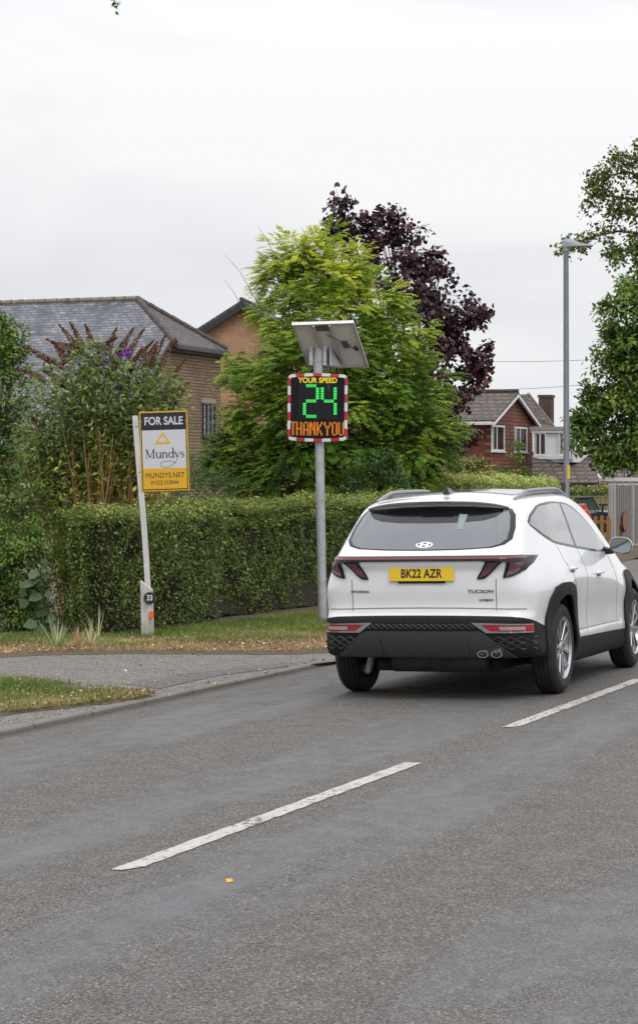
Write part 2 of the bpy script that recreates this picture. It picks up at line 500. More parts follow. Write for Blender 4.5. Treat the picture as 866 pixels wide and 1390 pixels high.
    rw = patch('rear_window', inner_g + [(-a, b) for a, b in inner_g[::-1][1:-1]], 'rear', glass, car, .001, .004)
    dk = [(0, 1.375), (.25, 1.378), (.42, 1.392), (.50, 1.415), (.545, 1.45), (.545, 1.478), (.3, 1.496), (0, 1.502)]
    patch('dark_cabin_band', dk + [(-a, b) for a, b in dk[::-1][1:-1]], 'rear', gloss, rw, .0055, .0006, .03)  # dark cabin seen through the upper glass, painted on the pane
    patch('windscreen_glimpse', [(-.205, 1.445), (-.275, 1.44), (-.268, 1.325), (-.225, 1.325)], 'rear', simple('pale_glimpse', (.24, .28, .27), .4), rw, .0075, .0006, .03)  # brightness of the windscreen seen through, painted as a pale patch
    for s in (-1, 1):
        dlo = [(.575, 1.355), (.70, 1.425), (.99, 1.502), (1.47, 1.523), (2.0, 1.505), (2.25, 1.455), (2.50, 1.365), (2.86, 1.16), (2.93, 1.085), (2.45, 1.085), (1.56, 1.150), (.99, 1.198), (.78, 1.265)]
        cx = sum(p[0] for p in dlo) / len(dlo); cz = sum(p[1] for p in dlo) / len(dlo)
        big = [(a + .010 * (1 if a > cx else -1) * (abs(a - cx) > .9), b + .007 * (1 if b > cz else -1)) for a, b in dlo]
        patch('window_surround', chaikin(big), 'side', gloss, car, .000, .003, .03, s)
        patch('rear_door_window', [(.60, 1.355), (.70, 1.412), (.99, 1.490), (1.47, 1.510), (1.725, 1.506), (1.61, 1.158), (1.56, 1.162), (.99, 1.210), (.80, 1.272)], 'side', sg, car, .002, .003, .03, s)
        patch('front_door_window', [(1.795, 1.502), (2.0, 1.492), (2.24, 1.443), (2.48, 1.355), (2.80, 1.172), (2.81, 1.098), (2.45, 1.098), (1.68, 1.152)], 'side', sg, car, .002, .003, .03, s)
    patch('windscreen', [(2.66, -.52), (2.66, .52), (3.48, .60), (3.48, -.60)], 'top', glass, car, .000, .004, .05)
    patch('sunroof', [(.98, -.47), (.98, .47), (1.02, .49), (2.45, .50), (2.50, .46), (2.50, -.46), (2.45, -.50), (1.02, -.49)], 'top', glass, car, .000, .004, .05)
    # ---- tail lights: one black band with two claws each side
    half = [(0, 1.128), (.68, 1.128), (.76, 1.126), (.812, 1.116), (.812, 1.06), (.795, 1.015), (.755, .985), (.705, .962), (.645, .952), (.640, .962), (.668, 1.05), (.672, 1.074), (.648, 1.077), (.60, 1.040), (.545, .985), (.500, .950), (.470, .944), (.440, .946), (.452, .975), (.50, 1.05), (.515, 1.076), (.49, 1.084), (0, 1.086)]
    fullp = [(-a, b) for a, b in half] + [(a, b) for a, b in half[::-1][1:-1]]
    tl = patch('tail_light', fullp, 'rear', gloss, car, .002, .010, .018)
    patch('light_bar', [(-.78, 1.118), (.78, 1.118), (.78, 1.102), (-.78, 1.102)], 'rear', red, tl, .013, .002, .03)
    for s in (-1, 1):
        patch('lamp_lens', [(s * .70, 1.070), (s * .785, 1.070), (s * .770, 1.020), (s * .735, .992), (s * .67, .968), (s * .685, 1.02)], 'rear', lens, tl, .013, .002, .02)
        patch('lamp_lens', [(s * .535, 1.068), (s * .615, 1.068), (s * .53, .985), (s * .48, .958), (s * .458, .958), (s * .49, 1.01)], 'rear', lens, tl, .013, .002, .02)
    # ---- bumper furniture
    patch('skid_plate', [(.73, .335), (.70, .365), (.50, .525), (.455, .545), (-.455, .545), (-.50, .525), (-.70, .365), (-.73, .335)], 'rear', satin, bumper, .010, .018, .03)
    for s in (-1, 1):
        patch('bumper_vent', [(s * .33, .35), (s * .34, .49), (s * .36, .50), (s * .37, .35)], 'rear', satin, bumper, .026, .014, .03)
        patch('reflector_trim', [(s * .40, .612), (s * .845, .598), (s * .845, .588), (s * .47, .596), (s * .545, .545), (s * .845, .540), (s * .845, .530), (s * .51, .532)], 'rear', chrome, bumper, .010, .008, .02)
        rl = patch('reflector', [(s * .47, .594), (s * .845, .587), (s * .845, .541), (s * .545, .546)], 'rear', fogm, bumper, .008, .006, .02)
        patch('reflector_lens', [(s * .61, .580), (s * .80, .578), (s * .80, .552), (s * .62, .553)], 'rear', fogw, rl, .015, .003, .02)
    meshm = simple('mesh_plastic', (.05, .05, .055), .4)
    for s in (-1, 1):                                     # diamond texture beside and above the skid plate
        m = MB()
        for k in range(4):
            a = .50 + k * .085
            for (z0, z1) in ((.40, .45), (.45, .40), (.45, .50), (.50, .45)):
                if a - (z0 - .36) * .8 < .42: continue
                p = on_rear([s * (a + .02), s * (a + .105)], [z0, z1], .013); m.tube([p[0], p[1]], .006, 4)
        m.build('bumper_mesh', meshm, bumper)
    m = MB()
    for k in range(18):
        a = -.43 + k * .05
        for (z0, z1) in ((.565, .60), (.60, .565)):
            p = on_rear([a, a + .05], [z0, z1], .011); m.tube([p[0], p[1]], .005, 4)
    m.build('bumper_mesh', meshm, bumper)
    for y0 in (-.475, -.585):
        m = MB(); Mx = Matrix.Translation((.06, y0, .368)) @ Matrix.Rotation(pi / 2, 4, 'Y') @ Matrix.Diagonal((.75, 1.25, 1, 1))
        m.lathe([(.038, .12), (.036, .0), (.030, .0), (.029, .12)], 24, Mx); m.lathe([(.001, .10), (.03, .10)], 24, Mx, 1)
        m.build('exhaust_tip', [chrome, under], car, smooth=30)
    # underbody: floor pan, silencer, axle
    m = MB(); m.box((.42, -.50, .205), (4.1, .50, .30)); m.box((1.45, -.80, .19), (3.0, .80, .28))
    m.build('floor_pan', under, car, bevel=.02)
    m = MB(); m.tube([(.42, -.42, .30), (.42, .35, .30)], [.10, .10], 16); m.build('silencer', simple('silencer_steel', (.10, .09, .085), .6, .6, var=.4), car, smooth=40)
    m = MB(); m.tube([(.89, -.72, .33), (.89, -.35, .27), (.89, .35, .27), (.89, .72, .33)], .035, 10); m.tube([(.89, -.65, .25), (1.35, -.40, .30)], .03, 8); m.tube([(.89, .65, .25), (1.35, .40, .30)], .03, 8)
    m.build('rear_axle', under, car, smooth=40)
    # ---- number plate
    T = Matrix(((0, 0, -1, 0), (-1, 0, 0, 0), (0, 1, 0, 0), (0, 0, 0, 1)))      # text axes: x -> -y, y -> z, z -> -x
    yel = simple('plate_yellow', (.76, .52, .012), .35)
    blk = simple('plate_black', (.01, .01, .01), .4)
    pl = MB(); Mp = Matrix.Translation((.040, 0, .988)) @ Matrix.Rotation(R(4), 4, 'Y')
    pl.box((-.004, -.26, -.0555), (.010, .26, .0555), 0, Mp)
    plate = pl.build('number_plate', yel, car, bevel=.002)
    text_mesh('BK22 AZR', .094, Mp @ Matrix.Translation((-.005, 0, 0)) @ T, blk, 'plate_text', plate, .0008, .0022, .80)
    m = MB(); m.box((.035, -.19, .915), (.05, .19, .932)); m.build('plate_holder', plastic, car, bevel=.004)
    # ---- badges
    bd = simple('badge_metal', (.14, .14, .15), .3, .8)
    def on_r(y, z): return on_rear([y], [z])[0]
    for txt, y, z, sz in (('TUCSON', -.465, .850, .034), ('HYBRID', -.505, .782, .022), ('HYUNDAI', .515, .850, .024)):
        p = on_r(y, z); p1 = on_r(y - .06, z)
        ang = math.atan2(p1[0] - p[0], .06)
        text_mesh(txt, sz, Matrix.Translation((p[0] - .003, y, z)) @ Matrix.Rotation(ang, 4, 'Z') @ T, bd, 'badge', car, .001, .0006, 1.45)
    # emblem: slanted H inside an oval ring
    ez, eh, ew = 1.212, .024, .070
    ring = [(ew * cos(a), ez + eh * sin(a)) for a in np.linspace(0, 2 * pi, 36, endpoint=False)]
    eb = patch('emblem', ring, 'rear', chrome, car, .003, .004, .012)
    drk = simple('emblem_dark', (.10, .11, .12), .3, .5)
    for s in (-1, 1):
        side = [(s * (.058 * cos(a)), ez + .024 * sin(a)) for a in np.linspace(-1.0, 1.0, 9)] + [(s * .030 - .006, ez + .016), (s * .030 + .006, ez - .016)][:: (1 if s > 0 else 1)]
        patch('emblem_cutout', [(s * (.044 + .010 * cos(a)), ez + .009 * sin(a)) for a in np.linspace(0, 2 * pi, 12, endpoint=False)], 'rear', drk, eb, .0065, .001, .01)
    patch('emblem_cutout', [(-.020, ez + .005), (.008, ez + .005), (.013, ez + .016), (-.012, ez + .016)], 'rear', drk, eb, .0065, .001, .01)
    patch('emblem_cutout', [(.020, ez - .005), (-.008, ez - .005), (-.013, ez - .016), (.012, ez - .016)], 'rear', drk, eb, .0065, .001, .01)
    # ---- spoiler
    m = MB(); rows = []
    ys = np.linspace(-.58, .58, 25)
    for y in ys:
        k = (y / .58)**4 * .8 + .2 * (y / .58)**2
        zt = float(on_top([.66], [y])[0][2]); zr = 1.562 - .05 * k
        rows.append([(.70, y, zt + .001), (.55 + .02 * k, y, zr + .008), (.43 + .075 * k, y, zr - .008), (.423 + .075 * k, y, zr - .016), (.43 + .075 * k, y, zr - .024), (.50 + .06 * k, y, zr - .040), (.66, y, zt - .06)])
    vs = [v for r_ in rows for v in r_]; K = 7
    fs = [(i * K + j, (i + 1) * K + j, (i + 1) * K + (j + 1) % K, i * K + (j + 1) % K) for i in range(len(ys) - 1) for j in range(K)]
    fs += [tuple(range(K)), tuple(range((len(ys) - 1) * K, len(ys) * K))[::-1]]
    m.add(vs, fs); spo = m.build('spoiler', paint, car, smooth=35)
    m = MB(); m.box((.417, -.13, 1.539), (.424, .13, 1.545)); m.build('brake_lamp', red, spo)
    # ---- roof rails, aerial
    for s in (-1, 1):
        xs = np.linspace(.72, 2.42, 22); pts = []; rr = []
        for i, x in enumerate(xs):
            t_ = i / 21; h = .042 * min(1, 5 * t_, 5 * (1 - t_)) - .004
            y = .585 - .03 * abs(t_ - .45); z = float(on_top([x], [s * y])[0][2])
            pts.append((x, s * y, z + h)); rr.append(.017)
        m = MB(); m.tube(pts, rr, 8); m.tube([(p[0], p[1], p[2] - .02) for p in pts[2:-2]], .010, 6)
        m.build('roof_rail', [simple('rail_metal', (.30, .31, .33), .32, .8)], car, smooth=50)
        m = MB()
        m.tube([(p[0], p[1] - s * .022, p[2] - .03) for p in pts], .012, 6); m.build('rail_base', gloss, car, smooth=50)
    m = MB(); z0 = float(on_top([.85], [0])[0][2]) - .005
    m.add([(.74, -.03, z0), (.74, .03, z0), (1.0, .012, z0), (1.0, -.012, z0), (.76, -.006, z0 + .062), (.76, .006, z0 + .062), (.83, .004, z0 + .048), (.83, -.004, z0 + .048)],
          [(0, 1, 5, 4), (1, 2, 6, 5), (2, 3, 7, 6), (3, 0, 4, 7), (4, 5, 6, 7)])
    m.build('aerial_fin', gloss, car, smooth=30, bevel=.003)
    # ---- mirrors
    for s in (-1, 1):
        mb = MB()
        n, k = 10, 16
        vs = []
        for i in range(n):
            u = i / (n - 1)                                   # from the glass face forward
            sc = [1, 1.04, 1.05, 1.04, 1.0, .94, .85, .72, .52, .2][i]
            for j in range(k):
                a = 2 * pi * j / k; ca, sa = cos(a), sin(a)
                yy = .098 * np.sign(ca) * abs(ca)**.75; zz = .072 * np.sign(sa) * abs(sa)**.8
                vs.append((2.70 + u * .16, s * (0.985 + yy * sc + .03 * u * (-1)), 1.125 + zz * sc + .018 * (yy / .098) * -1 * .4))
        fs = [(i * k + j, i * k + (j + 1) % k, (i + 1) * k + (j + 1) % k, (i + 1) * k + j) for i in range(n - 1) for j in range(k)] + [tuple(range(k)), tuple(range((n - 1) * k, n * k))]
        mb.add(vs, fs); mir = mb.build('wing_mirror', paint, car, smooth=50)
        mg = MB(); mg.add([(2.697, s * (0.985 + (v[1] * s - 0.985) * .90), 1.125 + (v[2] - 1.125) * .88) for v in vs[:k]], [tuple(range(k))])
        mg.add([(2.699, v[1], v[2]) for v in vs[:k]] + [(2.696, s * (0.985 + (v[1] * s - 0.985) * .93), 1.125 + (v[2] - 1.125) * .91) for v in vs[:k]], [(j, (j + 1) % k, k + (j + 1) % k, k + j) for j in range(k)], 1)
        mirg = NT('mirror_glass').bsdf((.30, .33, .34), .04, 1.0)
        mg.build('mirror_glass', [mirg, gloss], mir)
        mb = MB(); mb.tube([(2.80, s * .80, 1.085), (2.79, s * .86, 1.075), (2.77, s * .93, 1.085)], [.035, .03, .03], 10)
        mb.build('mirror_arm', gloss, mir, smooth=40)
    # ---- handles and panel gaps
    for s in (-1, 1):
        for x0, z in ((1.10, .985), (2.03, .915)):
            p = on_side([x0, x0 + .05, x0 + .16, x0 + .21], [z - .002, z, z + .001, z - .001], 0, s)
            o_ = np.array([.004, .030, .030, .004]); pts = [(q[0], q[1] + s * d, q[2]) for q, d in zip(p, o_)]
            m = MB(); m.tube(pts, [.012, .014, .014, .010], 8); h = m.build('door_handle', paint, car, smooth=50)
            patch('handle_recess', [(x0 + .02, z - .035), (x0 + .19, z - .035), (x0 + .17, z - .004), (x0 + .04, z - .004)], 'side', gap, car, .0005, .0006, .03, s)
        for line in ([(1.66, 1.145), (1.70, 1.0), (1.72, .75), (1.71, .43)], [(1.02, 1.19), (1.06, 1.05), (1.20, .93), (1.33, .80), (1.42, .62), (1.43, .43)],
                     [(2.86, 1.07), (2.84, .9), (2.86, .6), (2.83, .43)], [(1.43, .478), (2.3, .470), (2.95, .462)]):
            strip('panel_gap', line, 'side', gap, car, .006, .0006, .0008, s)
        strip('panel_gap', [(s * .585, .945), (s * .583, .85), (s * .583, .70)], 'rear', gap, car, .007, .0006, .0008)
    strip('panel_gap', [(.80, .71), (.58, .715), (.3, .722), (0, .724), (-.3, .722), (-.58, .715), (-.80, .71)], 'rear', gap, car, .009, .0006, .0008)
    # ---- front lamps and grille (seen only from the far side)
    for s in (-1, 1):
        m = MB(); m.box((4.20, s * .52 - .17, .72), (4.38, s * .52 + .17, .80)); m.build('headlight', chrome, car, bevel=.02)
    m = MB(); m.box((4.25, -.45, .45), (4.44, .45, .70)); m.build('grille', gloss, car, bevel=.02)
    return car
CAR = build_car()
# ================================================================== ground, road, verge
HW = 3.31                                   # half width of the carriageway
GZ = -.04                                   # level of the verge
def road_obj():
    o = empty('road_frame')
    return o
def sheet(name, mat, corners_sn, zf, nx=2, ny=2, label=None, kind='structure'):
    """grid in road coordinates: x = across, y = along"""
    (n0, n1), (s0, s1) = corners_sn
    A = np.linspace(n0, n1, nx); B = np.linspace(s0, s1, ny)
    N, S = np.meshgrid(A, B, indexing='ij')
    V = np.stack([N.ravel(), S.ravel(), zf(N.ravel(), S.ravel())], -1)
    i = np.arange(nx * ny).reshape(nx, ny)
    Q = np.stack([i[:-1, :-1], i[1:, :-1], i[1:, 1:], i[:-1, 1:]], -1).reshape(-1, 4)
    o = np_mesh(name, V, Q, mat, smooth=True); o.rotation_euler = (0, 0, -TH)
    tag(o, label, None, None, kind); return o
def road_z(n): return -.0205 * np.abs(n - NC)

# base terrain
t = NT('dry_soil'); c = t.co('Object'); f = t.noise(c, 1.2, 6, .65); g = t.noise(c, 14, 6, .7)
col = t.mix(f, (.085, .062, .040), (.16, .125, .085)); col = t.mix(t.ramp(g, [(.45, 0), (.7, 1)]), col, (.06, .07, .025))
m_soil = t.bsdf(col, .95, bump=t.bump(g, .6, .03))
o = sheet('ground', m_soil, ((-400, 400), (-300, 900)), lambda n, s: np.full_like(n, -.14), 2, 2)

# asphalt
def asphalt(name, base_a, base_b, tracks=True, chip=150, light=1.0):
    t = NT(name); c = t.co('Object')
    sep = t.n('ShaderNodeSeparateXYZ'); t.l(c, sep.inputs[0])
    v1 = t.vor(c, chip); hs = t.n('ShaderNodeSeparateColor'); t.l(v1, hs.inputs[0])
    chipv = hs.outputs[0]
    st = t.co('Object', (1.2, .16, 1)); big = t.noise(st, 1.1, 4, .55, .8)
    fine = t.noise(c, 60, 5, .7); mid = t.noise(c, 5, 5, .6)
    col = t.mix(chipv, base_a, base_b)
    col = t.mix(t.ramp(hs.outputs[1], [(.86, 0), (.93, 1)]), col, (.30, .28, .255))      # pale stones
    col = t.mix(t.ramp(hs.outputs[2], [(.80, 0), (.88, 1)]), col, (.045, .042, .040))     # dark ones
    smooth = None
    if tracks:
        off = t.math('ADD', sep.outputs[0], -NC)
        off = t.math('ADD', off, t.math('MULTIPLY', t.math('ADD', big, -.5), 1.6))
        acc = None
        for cen, wd in ((-2.45, .55), (-.62, .42), (.50, .50), (2.5, .6)):
            d = t.math('ABSOLUTE', t.math('ADD', off, -cen)); b = t.math('SUBTRACT', 1.0, t.math('DIVIDE', d, wd), True)
            acc = b if acc is None else t.math('MAXIMUM', acc, b)
        patchy = t.noise(t.co('Object', (1.6, .35, 1)), 2.2, 6, .7)
        sm = t.math('MULTIPLY', acc, 1.7, True); sm = t.math('MULTIPLY', sm, t.ramp(patchy, [(.36, .25), (.60, 1)]), True)
        smooth = sm
        smc = t.mix(t.noise(t.co('Object', (1, .3, 1)), 9, 6, .75), (.090, .095, .107), (.138, .145, .160))
        smc = t.mix(t.math('MULTIPLY', chipv, .30), smc, (.24, .235, .23))
        col = t.mix(t.math('MULTIPLY', sm, .72), col, smc)
        edge = t.math('ADD', sep.outputs[0], -(NC - HW)); edge = t.math('ADD', edge, t.math('MULTIPLY', t.noise(c, 6, 5, .7), -.10))
        col = t.mix(t.ramp(edge, [(.0, .85), (.13, 0)]), col, (.055, .045, .035))
        spot = t.math('MULTIPLY', t.ramp(t.noise(c, 2.3, 3, .5), [(.66, 0), (.72, .45)]), t.ramp(t.noise(c, 24, 4, .7), [(.4, .4), (.6, 1)]))
        col = t.mix(spot, col, (.05, .048, .046))
    col = t.mix(1.0, col, t.ramp(mid, [(.3, .82), (.7, 1.10)]), 'MULTIPLY')
    col = t.mix(1.0, col, light, 'MULTIPLY')
    dist = t.vor(c, chip, 'F1', 'Distance')
    h = t.math('ADD', t.math('MULTIPLY', dist, -1.0), t.math('MULTIPLY', fine, .6))
    bp = t.bump(h, .75, .006)
    rough = .80
    if smooth is not None: rough = t.math('SUBTRACT', .82, t.math('MULTIPLY', smooth, .30))
    return t.bsdf(col, rough, bump=bp, spec=.4)
m_road = asphalt('road_asphalt', (.082, .075, .069), (.178, .166, .155), True, 135)
o = sheet('road', m_road, ((NC - HW, NC + HW), (-40, 160)), lambda n, s: road_z(n), 41, 41)
kerbz = float(road_z(np.array([NC - HW]))[0])
m_drive = asphalt('driveway_tarmac', (.120, .110, .100), (.255, .236, .215), False, 70)

def curve_sheet(name, pts_px, mat, z, kind='structure', label=None, up=0.0, jag=.0, cell=.12):
    """outline given on the photo's ground; laid as a sheet at height z"""
    P = [gnd(px, py, z) for px, py in pts_px]
    return P
# kerb edging: a long pale stone strip made of separate lengths, flush with the road
t = NT('kerb_stone'); c = t.co('Object'); f = t.noise(c, 7, 6, .7); g = t.noise(c, 70, 4, .7)
sp = t.n('ShaderNodeSeparateXYZ'); t.l(c, sp.inputs[0])
jt = t.math('MODULO', t.math('ADD', sp.outputs[1], 100.0), .914); jt = t.math('LESS_THAN', jt, .014)
col = t.mix(f, (.12, .108, .092), (.25, .232, .20)); col = t.mix(t.ramp(g, [(.5, 0), (.8, 1)]), col, (.10, .095, .085))
col = t.mix(jt, col, (.03, .028, .025))
m_kerb = t.bsdf(col, .85, bump=t.bump(g, .4, .004))
kb = MB()
prof = [(-.085, -.20), (-.085, GZ + .006), (-.02, GZ + .004), (-.004, GZ - .008), (.0, kerbz - .02), (.0, -.20)]
ss = np.linspace(-40, 160, 101)
vs = [(NC - HW + a, s, b) for s in ss for a, b in prof]; K = len(prof)
kb.add(vs, [(i * K + j, (i + 1) * K + j, (i + 1) * K + (j + 1) % K, i * K + (j + 1) % K) for i in range(100) for j in range(K)])
o = kb.build('kerb', m_kerb); o.rotation_euler = (0, 0, -TH); tag(o, kind='structure')
kb = MB(); vs = [(NC + HW - a, s, b) for s in ss for a, b in prof]
kb.add(vs, [(i * K + j, (i + 1) * K + j, (i + 1) * K + (j + 1) % K, i * K + (j + 1) % K) for i in range(100) for j in range(K)])
o = kb.build('kerb', m_kerb); o.rotation_euler = (0, 0, -TH); tag(o, kind='structure')

# the strip behind the kerb: tarmac of the drive and pavement
o = sheet('pavement', m_drive, ((NC - HW - 3.4, NC - HW - .085), (-40, 160)), lambda n, s: GZ + 0 * n, 2, 2)
o = sheet('pavement', m_drive, ((NC + HW + .125, NC + HW + 4.0), (-40, 160)), lambda n, s: GZ + 0 * n, 2, 2)

# white centre line, worn
t = NT('road_paint'); c = t.co('Object'); f = t.noise(t.co('Object', (1, .5, 1)), 26, 6, .75); g = t.noise(c, 2.2, 3, .6)
v1 = t.vor(c, 135); hs = t.n('ShaderNodeSeparateColor'); t.l(v1, hs.inputs[0])
wear = t.math('ADD', f, t.math('MULTIPLY', t.math('ADD', g, -.5), .45)); wear = t.math('ADD', wear, t.math('MULTIPLY', hs.outputs[0], .14))
paintc = t.mix(t.noise(c, 16, 4, .6), (.40, .385, .345), (.60, .585, .54)); dist = t.vor(c, 135, 'F1', 'Distance')
col = t.mix(t.ramp(wear, [(.60, 0), (.68, 1)]), paintc, (.12, .11, .10))
m_line = t.bsdf(col, .7, bump=t.bump(dist, .6, .004))
for k in range(-1, 16):
    s0 = 8.84 + k * 6.02; s1 = s0 + 3.98
    n_ = 40; ys = np.linspace(s0, s1, n_)
    V = []; 
    for i, y in enumerate(ys):
        w0 = .052 + .004 * math.sin(i * 1.7 + k) ; w1 = .052 + .004 * math.sin(i * 2.3 + 2 * k)
        sk = .10 if i == 0 else 0
        V += [(NC - w0, y - sk * 0, -.0205 * w0 + .004), (NC, y, .004), (NC + w1, y + sk * 1.2, -.0205 * w1 + .004)]
    V = np.array(V); Q = []
    for i in range(n_ - 1):
        b = i * 3; Q += [(b, b + 1, b + 4, b + 3), (b + 1, b + 2, b + 5, b + 4)]
    o = np_mesh('road_marking', V, np.array(Q), m_line); o.rotation_euler = (0, 0, -TH); tag(o, kind='structure')

# ---- verge areas (polygons drawn in ground coordinates)
def poly_in(px, py, poly):
    ins = np.zeros(len(px), bool); n = len(poly)
    for i in range(n):
        (x1, y1), (x2, y2) = poly[i], poly[(i + 1) % n]
        ins ^= ((y1 > py) != (y2 > py)) & (px < (x2 - x1) * (py - y1) / (y2 - y1 + 1e-12) + x1)
    return ins
def G2(px, py): v = gnd(px, py); return (v.x, v.y)
def road_pt(s, n): v = rd(s, n); return (v.x, v.y)
t = NT('verge_soil'); c = t.co('Object'); f = t.noise(c, 2.2, 6, .7); g = t.noise(c, 40, 6, .75)
col = t.mix(f, (.115, .085, .050), (.20, .155, .100)); col = t.mix(t.ramp(g, [(.4, 0), (.62, 1)]), col, (.075, .055, .034))
col = t.mix(t.ramp(t.noise(c, 1.1, 5, .6), [(.5, 0), (.65, .35)]), col, (.075, .080, .030))
m_verge = t.bsdf(col, .95, bump=t.bump(g, .8, .02))
def verge(name, poly, rise=.03, jag=.05):
    # a sheet with a soft raised edge
    pts = []
    n = len(poly)
    for i in range(n):
        a = np.array(poly[i]); b = np.array(poly[(i + 1) % n]); k = max(1, int(np.linalg.norm(b - a) / .15))
        k = min(k, 120)
        for j in range(k): pts.append(a + (b - a) * j / k)
    pts = np.array(pts); pts += rng.normal(0, jag * .5, pts.shape)
    cen = pts.mean(0); d = cen - pts; d /= np.linalg.norm(d, axis=1)[:, None]
    # inward normals from the outline itself
    nx = np.roll(pts, -1, 0) - np.roll(pts, 1, 0); nrm = np.stack([-nx[:, 1], nx[:, 0]], -1); nrm /= np.linalg.norm(nrm, axis=1)[:, None] + 1e-9
    area = .5 * np.sum(pts[:, 0] * np.roll(pts[:, 1], -1) - np.roll(pts[:, 0], -1) * pts[:, 1])
    if area < 0: nrm = -nrm
    inn = pts + nrm * .10
    m = len(pts)
    V = [(p[0], p[1], GZ + .003) for p in pts] + [(p[0], p[1], GZ + rise) for p in inn]
    mb = MB(); mb.add(V, [(i, (i + 1) % m, m + (i + 1) % m, m + i) for i in range(m)])
    vs, es, fs, *_ = delaunay_2d_cdt([Vector(p) for p in inn], [], [list(range(m))], 1, 1e-6)
    mb.add([(v[0], v[1], GZ + rise) for v in vs], [tuple(f) for f in fs])
    o = mb.build(name, m_verge); tag(o, kind='structure'); return o
VA = [G2(-60, 935), G2(0, 922), G2(60, 929), G2(130, 938), G2(212, 946), G2(185, 952), G2(90, 962), G2(0, 972), G2(-80, 982)]     # small patch by the kerb
far_n = NC - HW - 3.4
VB = [G2(-30, 895), G2(60, 890), G2(180, 888), G2(300, 889), G2(400, 889), G2(452, 886), G2(520, 868), G2(590, 846), G2(700, 808), G2(866, 757), G2(1100, 718),
      road_pt(190, far_n - .1), road_pt(190, far_n - 160), road_pt(-10, far_n - 160), road_pt(-10, far_n - 8), G2(-220, 905)]
verge('verge', VA); verge('verge', VB, .03)
